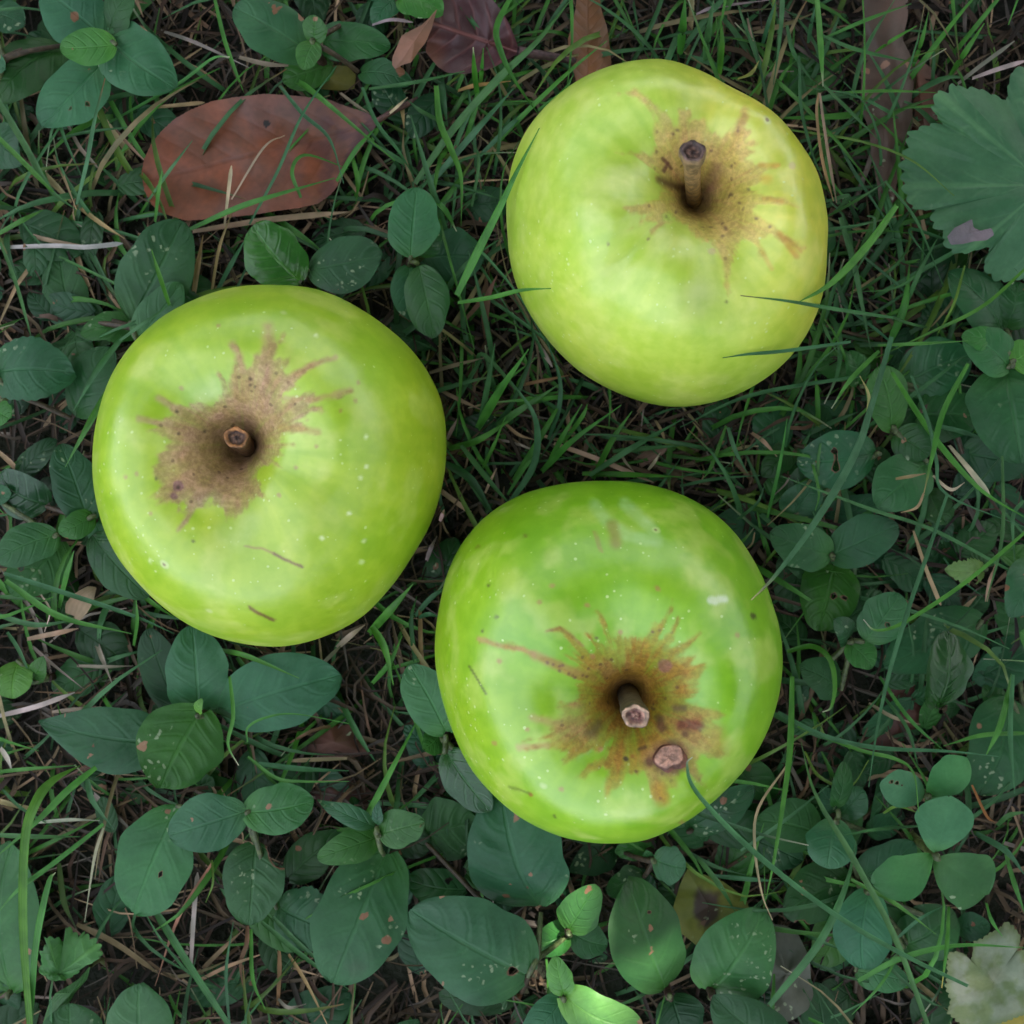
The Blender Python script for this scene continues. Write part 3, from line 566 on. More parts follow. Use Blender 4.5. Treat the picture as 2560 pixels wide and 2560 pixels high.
def add_leaf(root, org, spec, stem_mb, crown):
    """spec: tile, base x,y, tip x,y, width, tone, level, shape, options"""
    t, bx, by, tx, ty, wd, tone, lv = spec[:8]; shape = spec[8] if len(spec) > 8 else 'ov'; opt = dict(spec[9]) if len(spec) > 9 else {}
    seedc[0] += 1; sd = seedc[0]; rr = random.Random(sd)
    z0, z1 = LV[lv]; z0 += rr.uniform(-.001, .001); z1 += rr.uniform(-.0015, .002)
    z0 = opt.pop('z0', z0); z1 = opt.pop('z1', z1); mat = opt.pop('mat', M_leaf); spots = opt.pop('spots', rr.choice([.10, .16, .22, .08])); name = opt.pop('name', 'leaf')
    B = at(t, bx, by, z0); T = at(t, tx, ty, z1); w_ = wd*TILE[t][2]/2560*S2*(CAM_H-(z0+z1)/2)
    opt.setdefault('cord', .05 if shape in ('ov', 'ro') else .0); opt.setdefault('fold', rr.uniform(.10, .30)); opt.setdefault('arch', rr.uniform(.03, .19)); opt.setdefault('roll', rr.uniform(-.26, .26))
    v, f, uv, bi = leaf_geo(B, T, w_, shape, sd, **opt)
    mb = MB(); c = vary(TONE[tone]); n = len(v)
    # young green base of the blade near its stalk
    k = smooth(.3, .0, uv[:, 0])*.5; young = np.array([c[0]*1.5, c[1]*1.35, c[2]*.75]); C = np.array(c)+(young-np.array(c))*k[:, None]
    mb.add(v, f, np.hstack([C, np.full((n, 1), spots)]), uv, bi)
    o = mb.build(name, mat, root, loc=org)
    if stem_mb is not None:
        d = (T-B)/np.linalg.norm(T-B); C0 = np.asarray(crown); mid = (C0+B)/2+np.array([0, 0, .001])
        tube(stem_mb, catmull([C0, mid, B-d*.0005-[0, 0, .0004]], 5), [.0009, .0008, .0007, .0007, .0006], np.array((.06,.085,.03)) if tone != 'd' else np.array((.05,.035,.02)), 6, False)
    return o
def plant(name, label, cat, center, leaves, stemcol=(.045,.022,.018), group='small leafy plants in the lawn', zc=None, stem=True):
    t, x, y = center; z = (LV[max(l[7] for l in leaves)][0]-.002) if zc is None else zc
    crown = at(t, x, y, max(z, .003)); org = (crown[0], crown[1], float(ground_z(crown[0], crown[1])))
    root = empty(name, org); tag(root, label, cat, group)
    sm = MB() if stem else None
    if stem: tube(sm, [np.array([org[0]+.002, org[1]-.001, org[2]-.002]), (np.array(org)+crown)/2, crown], [.0014, .0012, .0011], stemcol, 7)
    for l in leaves: add_leaf(root, org, l, sm, crown)
    if stem: sm.build('stem', M_stem, root, loc=org)
    return root
SH, LC = 'selfheal_plant', 'plant'
plant(SH, 'five leaved plant with rust spots in the top left corner, one small leaf bright green', LC, ('A', 605, 205), [
 ('A',560,190,235,-70,350,'b',2,'ov'), ('A',600,185,735,-60,225,'b',2,'ov'), ('A',575,190,960,480,375,'b',2,'ov',dict(spots=.3)),
 ('A',640,250,335,270,205,'g',3,'ov',dict(spots=.3)), ('A',550,360,225,700,370,'b',2,'ov',dict(spots=.3, bites=[(.45,.62,.045),(.62,.35,.03)]))])
plant(SH, 'dark leaved plant cut by the left edge, behind the five leaved plant in the corner', LC, ('A', 20, 330), [
 ('A',330,260,-30,560,330,'d',1,'ov'), ('A',-60,60,130,130,220,'x',1,'ov'), ('A',-50,770,110,900,250,'x',1,'ov'), ('A',40,640,185,620,150,'d',0,'ov'), ('A',-40,350,25,380,110,'b',2,'ro'), ('A',300,230,180,330,240,'d',0,'ro')])
plant(SH, 'plant at the top edge with two small bright leaves on a big blue green one', LC, ('A', 1755, 235), [
 ('A',1735,270,1310,20,320,'b',2,'ov'), ('A',1760,245,1765,85,150,'g',3,'ro'), ('A',1760,235,1705,390,150,'v',3,'ov'), ('B',-120,230,280,250,215,'x',1,'ov'), ('B',110,400,395,460,155,'d',1,'ov',dict(spots=.3)), ('B',130,90,270,150,190,'d',0,'ov')])
plant(SH, 'green plant at the top edge beside the folded tip of the purple dead leaf', LC, ('B', 330, -10), [
 ('B',330,-20,580,60,215,'g',2,'ov'), ('B',320,-30,180,120,150,'x',1,'ov'), ('B',310,-40,60,-120,200,'x',1,'ov')])
plant(SH, 'blue green plant under the big brown leaf, half behind the left apple', LC, ('A', 750, 1840), [
 ('A',735,1800,1020,1240,400,'b',2,'el',dict(spots=.25)), ('A',770,1900,1010,1590,240,'b',2,'ov'), ('A',790,1850,445,1860,185,'g',1,'ov'), ('A',420,1800,330,1390,250,'d',0,'ov'), ('A',560,1780,240,1740,200,'d',0,'ov')])
plant('periwinkle_plant', 'single glossy dark green leaf with pale veins just above the left apple', LC, ('A', 1690, 1590), [
 ('A',1690,1580,1420,1265,335,'g',2,'ro',dict(mat=M_gloss, spots=0, fold=.3, cord=.02))], zc=.012)
plant(SH, 'notched blue green leaf between the glossy leaf and the four leaved sprig', LC, ('A', 1740, 1560), [
 ('A',1730,1510,2140,1430,350,'b',2,'ro',dict(spots=.25, cord=.03))], zc=.010)
plant(SH, 'four leaved upright sprig with rust marks between the left and upper apples', LC, ('B', 405, 1460), [
 ('B',395,1445,430,1050,300,'b',3,'el',dict(spots=.25)), ('B',440,1440,545,1260,160,'b',2,'el'), ('B',390,1500,410,1800,215,'b',2,'ov'), ('B',440,1490,530,1895,250,'b',3,'el',dict(spots=.25, fold=.25)), ('B',470,1450,805,1450,310,'x',1,'ro')])
plant(SH, 'dark rounded leaf low in the grass left of the upper apple', LC, ('B', 690, 1150), [('B',690,1160,960,1130,200,'d',0,'ro')])
plant(SH, 'plant by the left edge level with the left apple, lobed leaf over its dark one', LC, ('D', 80, 300), [
 ('D',-50,170,400,170,350,'x',2,'ov',dict(teeth=.07)), ('D',400,430,600,40,285,'d',1,'el'), ('D',-30,380,55,440,150,'g',2,'ro')])
plant(SH, 'dark plant tucked against the left side of the left apple', LC, ('D', 500, 1010), [
 ('D',490,1010,335,585,255,'x',2,'ov'), ('D',520,990,330,1085,160,'g',2,'ov'), ('D',500,1090,820,1440,265,'x',2,'el'), ('D',520,1000,600,1150,150,'b',1,'ov'), ('D',250,930,-20,760,270,'d',1,'ov',dict(mat=M_gloss))])
plant(SH, 'plant at the left edge with a hole in its veined leaf, below the lobed leaf', LC, ('D', 320, 1110), [
 ('D',310,1095,-30,1240,235,'x',2,'ov',dict(spots=.3)), ('D',330,1125,60,1430,310,'b',1,'ov',dict(spots=.2, bites=[(.62,-.5,.05)])), ('D',-60,860,60,860,120,'x',1,'ro')])
plant(SH, 'big rosette below the left apple with one heart shaped leaf in front', LC, ('G', 1120, 205), [
 ('G',1110,190,1075,-300,350,'b',2,'ov'), ('G',1010,210,820,-280,260,'d',1,'el'), ('G',1215,190,1905,-20,430,'b',2,'el',dict(spots=.3, bites=[(.25,-.12,.03)])), ('G',960,370,200,245,385,'x',2,'la',dict(bites=[(.55,.25,.03)])),
 ('G',1120,190,900,610,460,'g',3,'ov',dict(cord=.10, spots=.14, mat=M_leaf)), ('G',1110,190,1130,110,60,'v',3,'ov')])
plant(SH, 'plant below the big rosette, with one leaf bitten and flecked white', LC, ('G', 1395, 735), [
 ('G',1390,740,945,880,330,'b',3,'el',dict(spots=.2)), ('G',1395,745,1760,680,285,'b',3,'ov',dict(cord=.1)), ('G',985,720,735,1320,450,'b',2,'el',dict(spots=.3, bites=[(.55,.35,.035)])), ('G',1430,930,1395,1378,350,'b',2,'ov',dict(bites=[(.16,.95,.16)], spots=.12)),
 ('G',1560,1290,1880,1430,340,'x',1,'ov',dict(teeth=.06)), ('G',1060,600,1200,560,130,'d',0,'ro')])
plant(SH, 'large blue green leaf cut by the left edge behind a thick bright grass blade', LC, ('G', 60, 1750), [('G',40,1780,40,925,460,'b',1,'el'), ('G',-40,1790,80,1740,260,'d',0,'ov')])
plant(SH, 'flecked leaf pair cut by the bottom edge right of the thick grass blade', LC, ('G', 700, 2100), [('G',810,2150,770,1715,375,'b',2,'el',dict(spots=.12)), ('G',420,2100,385,1825,350,'b',2,'ov')])
plant(SH, 'light green young leaf at the left edge low beside pale straws', LC, ('D', 270, 1900), [('D',90,1810,60,2010,240,'v',1,'ro',dict(spots=.05)), ('D',180,1920,240,1790,110,'g',1,'ov')])
plant(SH, 'purple stemmed sprig with small upright leaves left of the lowest apple', LC, ('H', 215, 870), [
 ('H',195,840,-130,690,130,'b',2,'la'), ('H',205,820,215,680,70,'b',3,'la'), ('H',225,865,470,800,215,'g',3,'ov',dict(bites=[(.95,-.3,.07)])), ('H',215,890,-125,1010,195,'g',2,'ov'), ('H',240,995,-60,1730,490,'b',2,'ov',dict(spots=.2))])
plant(SH, 'white flecked leaf against the left side of the lowest apple, dark leaf under it', LC, ('H', 595, 350), [
 ('H',590,300,385,-75,310,'b',2,'ov',dict(spots=.14)), ('H',590,420,835,745,245,'x',2,'ov',dict(mat=M_gloss, spots=.05)), ('H',560,310,470,390,150,'g',1,'ov'), ('H',930,640,830,745,120,'b',1,'ov')])
plant(SH, 'pair of big blue green leaves under the lowest apple, the lower holed at its stalk', LC, ('H', 1110, 1560), [
 ('H',1125,1300,905,640,560,'b',2,'el',dict(spots=.22, bites=[(.22,.05,.03)])), ('H',1045,1665,395,1300,565,'b',3,'ov',dict(spots=.14, bites=[(.11,.05,.055)])), ('H',460,880,780,800,390,'d',0,'ro'), ('H',1290,1420,1095,1490,230,'g',1,'ov'), ('H',1010,1760,560,1800,230,'d',0,'ov')])
plant(SH, 'bright young sprig at the bottom edge catching flecks of sunlight', LC, ('H', 1255, 1790), [
 ('H',1255,1775,1205,1560,155,'v',3,'ov'), ('H',1260,1790,1700,1960,270,'v',3,'ov',dict(cord=.08)), ('H',1250,1800,1030,2000,215,'b',2,'ov')])
plant(SH, 'green leaves between the two big pairs at the bottom, upper one sunlit', LC, ('H', 1285, 1420), [
 ('H',1285,1410,1440,1165,235,'g',2,'ov'), ('H',1300,1430,1500,1500,220,'x',1,'ov'), ('H',1240,1280,1300,1180,110,'d',0,'ov')])
plant(SH, 'upright oval leaf with a tiny hole at the bottom, left of the yellow leaf', LC, ('H', 1850, 1780), [
 ('H',1850,1760,1635,1140,440,'b',3,'el',dict(spots=.25, bites=[(.72,-.35,.03)])), ('H',1860,1790,1960,2050,280,'d',1,'ov')])
plant(SH, 'pair of smooth leaves at the bottom edge right of the yellow leaf, front one darker', LC, ('I', 190, 1790), [
 ('I',170,1775,480,1320,445,'b',2,'ov',dict(spots=.1)), ('I',570,2060,190,1790,330,'d',3,'ov',dict(spots=.05, mat=M_leaf))])
plant(SH, 'small round leaved sprig under the lowest apple beside a bluish grass blade', LC, ('H', 1760, 1020), [
 ('H',1765,1010,1940,1060,220,'b',2,'ro'), ('H',1750,1030,1730,960,80,'b',1,'ov'), ('H',1700,1110,1500,1190,180,'d',1,'ov'), ('H',1560,960,1280,1080,200,'d',0,'la')])
plant(SH, 'dark leaf pair low under the right side of the lowest apple', LC, ('I', 60, 840), [('I',50,850,420,615,260,'d',1,'ov',dict(spots=.25)), ('I',60,700,200,860,260,'d',0,'ov')])
plant('clover_plant', 'clover with two whole leaflets and one slotted, upper of the two clovers', LC, ('I', 1390, 650), [
 ('I',1392,655,1135,585,215,'c',2,'cl',dict(spots=.03, bites=[(.82,-.25,.05),(.72,-.22,.05),(.62,-.15,.035)], mat=M_clover, name='leaflet', fold=.1, z0=.022, z1=.024)),
 ('I',1395,655,1625,450,245,'c',2,'cl',dict(spots=.03, mat=M_clover, name='leaflet', fold=.1, z0=.022, z1=.024)), ('I',1390,655,1480,760,180,'c',2,'cl',dict(spots=.03, mat=M_clover, name='leaflet', fold=.1, z0=.0215, z1=.021))], stemcol=(.10,.13,.04), zc=.021)
plant('clover_plant', 'clover of three notched leaflets, lower and larger of the two clovers', LC, ('I', 1440, 990), [
 ('I',1435,975,1515,655,330,'c',3,'cl',dict(spots=.03, mat=M_clover, name='leaflet', fold=.12, notch=.02, z0=.026, z1=.028)), ('I',1430,1000,1095,1165,270,'c',3,'cl',dict(spots=.04, mat=M_clover, name='leaflet', fold=.12, notch=.02, z0=.026, z1=.027)),
 ('I',1445,1010,1735,1225,340,'c',3,'cl',dict(spots=.06, mat=M_clover, name='leaflet', fold=.12, notch=.02, z0=.026, z1=.027))], stemcol=(.10,.13,.04), zc=.025)
plant(SH, 'three leaved plant with an eaten hole in its lower leaf, right of the lowest apple', LC, ('F', 850, 1215), [
 ('F',845,1205,510,1090,265,'b',2,'ov',dict(spots=.14)), ('F',855,1210,1235,1040,275,'b',2,'ov',dict(spots=.25, bites=[(.72,.25,.03)])), ('F',870,1265,780,1632,330,'g',1,'ov',dict(spots=.12, bites=[(.45,.18,.06),(.45,.55,.045)]))])
plant(SH, 'small plant with cupped leaves and a pale rimmed hole, below the three leaved plant', LC, ('F', 960, 1690), [
 ('F',1040,1690,1240,1430,260,'b',2,'el',dict(spots=.2, bites=[(.45,-.3,.05)])), ('F',960,1690,880,1580,165,'b',2,'ov'), ('F',955,1705,1085,1840,170,'g',2,'ov'), ('F',900,1960,690,1840,230,'x',1,'ro'), ('I',640,60,720,100,150,'x',0,'ro')])
plant(SH, 'large dark blue leaf lying low right of the small cupped plant', LC, ('F', 1640, 1640), [('F',1690,1580,1150,1830,330,'x',1,'ov',dict(spots=.25))])
plant('periwinkle_plant', 'dark shiny curled leaf reflecting the sky above the clovers', LC, ('F', 1480, 2060), [('F',1470,2080,1530,1650,290,'d',3,'ro',dict(mat=M_gloss, spots=0, fold=-.5, arch=.2))], zc=.012)
plant(SH, 'leaf with a row of eaten holes between the upper and lowest apples on the right', LC, ('F', 1100, 640), [
 ('F',1115,640,670,690,345,'x',2,'el',dict(bites=[(.58,-.35,.04),(.55,-.08,.045),(.56,.25,.06)], spots=.2)), ('F',620,1000,770,800,230,'b',1,'ov',dict(spots=.2)), ('F',640,600,470,760,160,'d',0,'ov')])
plant(SH, 'heart based leaves meeting below the bright crossing grass blade', LC, ('F', 1195, 500), [
 ('F',1195,480,1120,150,295,'g',2,'ro',dict(cord=.12)), ('F',1215,530,1400,650,220,'x',2,'ov'), ('F',1385,690,1110,930,310,'b',2,'ro',dict(spots=.05)), ('F',1400,850,1500,1030,190,'x',1,'ov')])
plant(SH, 'dark scalloped leaves behind the long grass stalk on the right', LC, ('F', 1450, 300), [
 ('F',1260,240,1640,80,330,'x',1,'ov'), ('F',1340,420,1680,430,310,'d',1,'ov'), ('F',1600,640,1960,700,290,'d',1,'ov',dict(spots=.2)), ('F',1010,250,960,60,160,'x',1,'ov')])
plant(SH, 'big ribbed rosette cut by the right edge with a bright leaf at its heart', LC, ('F', 1860, 120), [
 ('F',1860,150,1600,-30,250,'b',3,'ov'), ('F',1840,170,1930,690,480,'b',3,'ov',dict(cord=.08)), ('F',1870,120,2000,60,200,'v',3,'ov'), ('C',1830,1850,1530,1520,330,'b',2,'ov'), ('C',1840,1840,1900,1580,260,'b',2,'ov'), ('C',1800,1930,1590,1880,150,'g',3,'ov'), ('F',1900,150,2200,300,330,'b',2,'ov')])
plant(SH, 'small blue green leaf pair at the right edge, halfway down', LC, ('F', 1960, 1350), [('F',1990,1240,1870,1550,225,'b',2,'ov'), ('F',2000,1700,1915,1640,130,'g',2,'ov')])
plant(SH, 'large dim leaf at the right edge behind the clovers', LC, ('I', 1930, 300), [('I',1850,90,1690,650,370,'x',1,'el',dict(spots=.3)), ('F',1890,1800,1650,1900,250,'x',0,'ov')])
plant(SH, 'torn pale green leaf scrap beside two straws on the right', LC, ('F', 1600, 1270), [('F',1720,1290,1510,1290,120,'l',1,'ov',dict(teeth=.3, fold=.5, bites=[(.4,.6,.2)]))])
plant(SH, 'dim crowd of leaves left of the clovers, one folded upright', LC, ('I', 880, 790), [
 ('I',890,720,930,470,130,'x',2,'ov'), ('I',900,760,1030,620,190,'b',1,'ov'), ('I',880,760,800,620,150,'b',1,'ov'), ('I',770,860,425,790,310,'x',1,'ov',dict(spots=.3)), ('I',870,800,830,1060,275,'b',2,'ro',dict(cord=.1)), ('I',1010,1110,1320,920,240,'x',1,'ov'), ('I',1060,850,1250,800,160,'x',0,'ov')])
plant(SH, 'dim oval leaves below the leaf crowd, crossed by the long grass blades', LC, ('I', 1040, 1180), [
 ('I',950,1110,590,1310,330,'x',1,'ov',dict(spots=.25, bites=[(.85,.95,.09)])), ('I',1065,1200,1030,1640,310,'b',2,'el',dict(cord=.06)), ('I',1270,1500,1540,1310,310,'x',1,'ov'), ('I',1560,1400,1740,1380,150,'x',1,'ov',dict(spots=.4)), ('I',1000,1640,1285,1700,190,'b',1,'ov'), ('I',1380,1600,1500,1640,120,'x',0,'ov'), ('I',980,1760,720,1900,280,'d',0,'ov'), ('I',740,1560,980,1540,160,'d',0,'ov')])

# ---- leaves traced by their own outline (lobed, torn, fallen)
def outline_leaf(name, mat, pts, hub, zfun, tint, parent=None, spots=.1, org=None, rings=12, npts=150, rough=.0, tintfun=None, teeth=0., tn=60, vf=2.5, axis=None):
    """pts, hub: (tile,x,y) outline and the point its veins leave from; zfun(k, a, q) -> height"""
    P = np.array([px(*p) for p in pts]); P = np.vstack([P, P[:1]]); d = np.r_[0, np.cumsum(np.linalg.norm(np.diff(P, axis=0), axis=1))]
    q = np.linspace(0, d[-1], npts, endpoint=False); O = np.stack([np.interp(q, d, P[:, 0]), np.interp(q, d, P[:, 1])], 1)
    H0 = np.array(px(*hub)); ang = np.arctan2(-(O-H0)[:, 1], (O-H0)[:, 0])
    tj = np.zeros((npts, 1))
    if teeth: tj = (teeth*(np.abs(np.sin(np.arange(npts)/npts*np.pi*tn))-.5)*(.6+.8*vnoise(np.c_[np.arange(npts)/7., np.zeros(npts), np.zeros(npts)], 4))*1.)[:, None]
    if rough: O = O+(O-H0)*(rough*(rng.random((npts, 1))-.5))
    V = []; UVs = []; T = []
    for i in range(rings+1):
        k = i/rings; X = H0+(O-H0)*(max(k, .004)*(1+tj*smooth(.86, 1, k)))
        zz = zfun(k, ang, X); V.append(np.stack([unproj(x, y, z) for (x, y), z in zip(X, zz)]))
        if axis is None: UVs.append(np.stack([np.full(npts, k), .5+.5*np.abs(np.sin((ang-np.pi)*vf))], 1))
        else:
            a0 = np.array(px(*axis[0])); a1_ = np.array(px(*axis[1])); dd = (a1_-a0)/np.linalg.norm(a1_-a0); pr = (O-a0)@np.array([-dd[1], dd[0]])
            UVs.append(np.stack([((X-a0)@dd)/np.linalg.norm(a1_-a0), .5+.5*np.clip(((X-a0)@np.array([-dd[1], dd[0]]))/np.abs(pr).max(), -1, 1)], 1))
        T.append(np.tile(tint, (npts, 1)) if tintfun is None else tintfun(k, ang, X))
    mb = MB(); TT = np.vstack(T); mb.add(np.vstack(V), gridfaces(rings+1, npts, True), np.hstack([TT, np.full((len(TT), 1), spots)]), np.vstack(UVs))
    return mb.build(name, mat, parent, loc=org)
def pts(t, s): return [(t, *q) for q in s]
def wav(seed, amp, scale=120.): return lambda X: amp*(fbm(np.c_[X/scale, np.full(len(X), seed)], seed, 2)-.5)*2

# the big lobed leaf on the right
hub = ('C', 2060, 1040)
org = at(*hub, 0); rt = empty('geranium_plant', org); tag(rt, 'large toothed lobed green leaf at the right edge with a withered patch', 'plant', 'small leafy plants in the lawn')
lob = pts('C', [(1932,370),(1870,395),(1845,470),(1835,570),(1790,545),(1740,525),(1690,500),(1640,495),(1560,490),(1532,468),(1500,520),(1440,512),(1430,560),(1415,600),(1440,650),(1475,690),(1380,705),(1275,752),(1285,810),(1262,850),(1240,935),(1256,985),(1250,1030),(1262,1085),(1290,1130),(1300,1165),(1370,1183),(1425,1178),(1412,1240),(1430,1275),(1490,1310),(1475,1360),(1530,1415),(1600,1425),(1680,1400),(1745,1385),(1720,1440),(1705,1500),(1740,1545),(1790,1580),(1860,1575),(1950,1560),(2080,1540),(2200,1500),(2330,1400),(2420,1250),(2450,1100),(2420,900),(2380,750),(2300,600),(2200,470),(2080,390)])
n_ = wav(3, .0014, 90)
outline_leaf('leaf', M_lobed, lob, hub, lambda k, a, X: .024+.004*k*(1-k)+.0022*k*np.cos(a*5+.6)-.004*k*k+n_(X), (.066,.185,.088), rt, .04, org, rings=22, npts=520, teeth=.034, tn=62, vf=4.5)
n2_ = wav(5, .001, 30)
outline_leaf('withered_patch', M_brown, pts('C', [(1500,1330),(1540,1280),(1600,1250),(1640,1230),(1650,1280),(1700,1300),(1750,1280),(1765,1320),(1720,1350),(1650,1355),(1590,1370),(1520,1375)]), ('C',1620,1310), lambda k, a, X: .0262+.001*(1-k)+n2_(X), (.20,.165,.19), rt, 0, org, rings=5, npts=50)['label'] = 'withered pale mauve patch'
mb = MB(); tube(mb, catmull([at('C', 2060, 1040, .0235), at('C', 2200, 1250, .012), at('C', 2400, 1400, 0)], 8), .0012, (.08,.13,.04), 7); mb.build('stem', M_stem, rt, loc=org)
# small bright lobed leaf, bottom left
hub = ('G', 330, 1650); org = at(*hub, 0); rt = empty('geranium_plant', org); tag(rt, 'small bright toothed lobed leaf right of the thick grass blade, bottom left', 'plant', 'small leafy plants in the lawn')
n3_ = wav(8, .0012, 40)
outline_leaf('leaf', M_lobed, pts('G', [(215,1640),(235,1590),(225,1530),(260,1490),(250,1445),(330,1450),(370,1480),(385,1440),(365,1410),(375,1385),(410,1410),(440,1440),(480,1415),(490,1440),(540,1465),(565,1500),(570,1550),(520,1590),(470,1610),(430,1650),(370,1685),(290,1690)]), hub, lambda k, a, X: .018+.003*k*(1-k)+.0015*k*np.sin(a*4)+n3_(X), (.060,.195,.055), rt, .02, org, npts=200, teeth=.10, tn=26)
outline_leaf('leaf', M_lobed, pts('G', [(510,1600),(490,1680),(420,1760),(380,1830),(330,1880),(240,1930),(270,1830),(310,1760),(380,1720),(440,1680)]), ('G', 400, 1760), lambda k, a, X: .014+.002*(1-k)+n3_(X), (.060,.180,.05), rt, .02, org, npts=90)
mb = MB(); tube(mb, catmull([at('G', 510, 1600, .0175), at('G', 560, 1570, .009), at('G', 600, 1600, 0)], 6), .0007, (.10,.12,.04), 6); mb.build('stem', M_stem, rt, loc=org)

# fallen leaves -------------------------------------------------
def fallen(label, name='fallen_leaf', at_=None):
    rt = empty(name, at(*at_, 0)); tag(rt, label, 'leaf', 'dead leaves on the lawn'); return rt, at(*at_, 0)
# big rust brown leaf
rt, org = fallen('large smooth rust brown leaf lying flat, upper left above the left apple', at_=('W', 480, 300))
nb2 = wav(12, .0008, 90)
def rust(k, a, X):
    q = np.c_[X, X[:, :1]*0]; c = np.array([.190,.056,.024])+np.array([.06,.035,.035])*(fbm(q/70, 4, 3)-.5)[:, None]
    g_ = smooth(.52, .68, fbm(q/130, 6, 2))[:, None]; c = c+(np.array([.135,.060,.048])-c)*g_*.65
    d = smooth(640, 930, X[:, 0])[:, None]*smooth(.40, .60, fbm(q/34, 8, 3))[:, None]; c = c+(np.array([.065,.022,.030])-c)*d*.85; c = c*(1+.5*(fbm(q/11, 9, 3)-.5)[:, None])
    h = np.hypot(X[:, 0]-666, X[:, 1]-309); c = np.where((h < 9)[:, None], [.008,.006,.005], c)
    return np.clip(c, .004, 1)
outline_leaf('blade', M_rust, pts('W', [(715,228),(690,212),(660,203),(620,188),(560,181),(500,177),(440,184),(400,191),(360,207),(330,224),(305,247),(285,272),(272,300),(267,325),(272,358),(286,385),(300,400),(350,416),(390,414),(430,410),(480,405),(520,398),(565,392),(600,384),(625,366),(636,352),(652,318),(672,292),(695,260)]), ('W', 470, 300), lambda k, a, X:   .0085+.0038*((X[:, 1]-395)/150)**2*k+.0012*(1-k)+nb2(X), (.2,.07,.04), rt, .0, org, rings=34, npts=260, teeth=.008, tn=110, tintfun=rust, axis=(('W', 714, 229), ('W', 268, 345)))
mb = MB(); tube(mb, catmull([at('W', 712, 228, .010), at('W', 745, 208, .0095), at('W', 790, 186, .006)], 6), .0008, (.10,.05,.045), 6); mb.build('stalk', M_stem, rt, loc=org)
# purple leaf with a folded tip
rt, org = fallen('purple brown dead leaf with a curled orange tip and long stalk, top edge', at_=('B', 800, 200))
n4_ = wav(21, .0012, 60)
outline_leaf('blade', M_purple, pts('B', [(1010,295),(985,220),(950,130),(900,50),(850,-10),(720,-60),(600,-50),(555,30),(535,80),(510,160),(490,230),(480,290),(520,340),(550,375),(600,408),(700,415),(800,402),(880,370),(950,330)]), ('B', 830, 235), lambda k, a, X: .013+.0035*k*k-.004*np.exp(-((X[:, 1]-100-(X[:, 0]-850-200)*.15)/30)**2)*k+.0012*np.sin(a*5)*k+n4_(X), (.085,.034,.040), rt, .06, org, npts=110, axis=(('B',1010,295),('B',520,130)),
 tintfun=lambda k, a, X: np.array([.085,.036,.042])+(np.array([.17,.075,.055])-np.array([.085,.036,.042]))*(smooth(1130, 1080, X[:, 0])*smooth(70, 130, X[:, 1]))[:, None])
outline_leaf('curled_tip', M_dead, pts('B', [(545,50),(500,100),(460,140),(400,170),(345,200),(325,250),(295,320),(292,365),(310,388),(350,365),(400,350),(440,290),(480,240),(515,160)]), ('B', 420, 230), lambda k, a, X: .017+.004*(X[:, 0]-980)/120*.5+.002*(1-k)+n4_(X)*.6, (.24,.115,.075), rt, .05, org, rings=8, npts=80)
mb = MB(); tube(mb, catmull([at('B', 1000, 290, .0135), at('B', 1250, 330, .010), at('B', 1400, 365, .007), at('B', 1540, 395, .004)], 9), [.0014,.0012,.0011,.001,.001,.001,.001,.001,.001], (.055,.028,.032), 7); mb.build('stalk', M_stem, rt, loc=org)
# strap shaped orange brown leaf behind the upper apple
rt, org = fallen('narrow orange brown leaf rolled lengthwise, going under the upper apple from the top edge', at_=('B', 1400, 200))
n5_ = wav(23, .0008, 60)
outline_leaf('blade', M_brown, pts('B', [(1330,-60),(1450,-60),(1470,60),(1500,150),(1515,260),(1525,370),(1490,440),(1430,480),(1330,470),(1305,380),(1285,300),(1280,220),(1305,130),(1325,40)]), ('B', 1400, 220), lambda k, a, X: .006+.0045*np.sqrt(np.clip(1-((X[:, 0]-1473)/60)**2, 0, 1))+n5_(X), (.20,.088,.042), rt, .1, org, rings=9, npts=90, axis=(('B',1390,480),('B',1390,-60)))
# long curled dark brown leaf, upper right
rt, org = fallen('long curled dark brown dead leaf upper right, between upper apple and lobed leaf', at_=('C', 1180, 600))
n6_ = wav(29, .0016, 50)
outline_leaf('blade', M_dead, pts('C', [(1030,-40),(1280,-40),(1280,100),(1250,220),(1300,320),(1320,430),(1300,560),(1310,700),(1260,830),(1230,950),(1210,1080),(1180,1200),(1120,1180),(1110,1050),(1080,900),(1060,720),(1010,600),(1020,450),(1010,300),(1040,150)]), ('C', 1160, 520), lambda k, a, X: .004+.005*np.sqrt(np.clip(1-((X[:, 0]-2215)/72)**2, 0, 1))+n6_(X), (.105,.062,.048), rt, .25, org, rings=10, npts=120)
rt, org = fallen('reddish brown dead leaf half hidden under the large lobed leaf', at_=('C', 1380, 500))
outline_leaf('blade', M_dead, pts('C', [(1310,320),(1400,370),(1460,450),(1500,560),(1520,700),(1450,800),(1480,1000),(1450,1200),(1380,1290),(1200,1250),(1150,1180),(1260,1000),(1300,800),(1310,600),(1330,450)]), ('C', 1380, 760), lambda k, a, X: .004+.003*(1-k)+n6_(X), (.11,.040,.022), rt, .2, org, rings=9, npts=100)
rt, org = fallen('dim maroon dead leaf in the shade right of the small purple stemmed sprig', at_=('G', 1880, 560))
outline_leaf('blade', M_dead, pts('G', [(1760,620),(1800,560),(1900,540),(2020,560),(2100,640),(2060,740),(1950,780),(1850,760),(1780,700)]), ('G', 1920, 660), lambda k, a, X: .003+.002*(1-k)+n6_(X), (.075,.028,.022), rt, .2, org, rings=7, npts=70)
rt, org = fallen('dark red dead leaf right of the big rosette, under grass loops', at_=('G', 1850, 330))
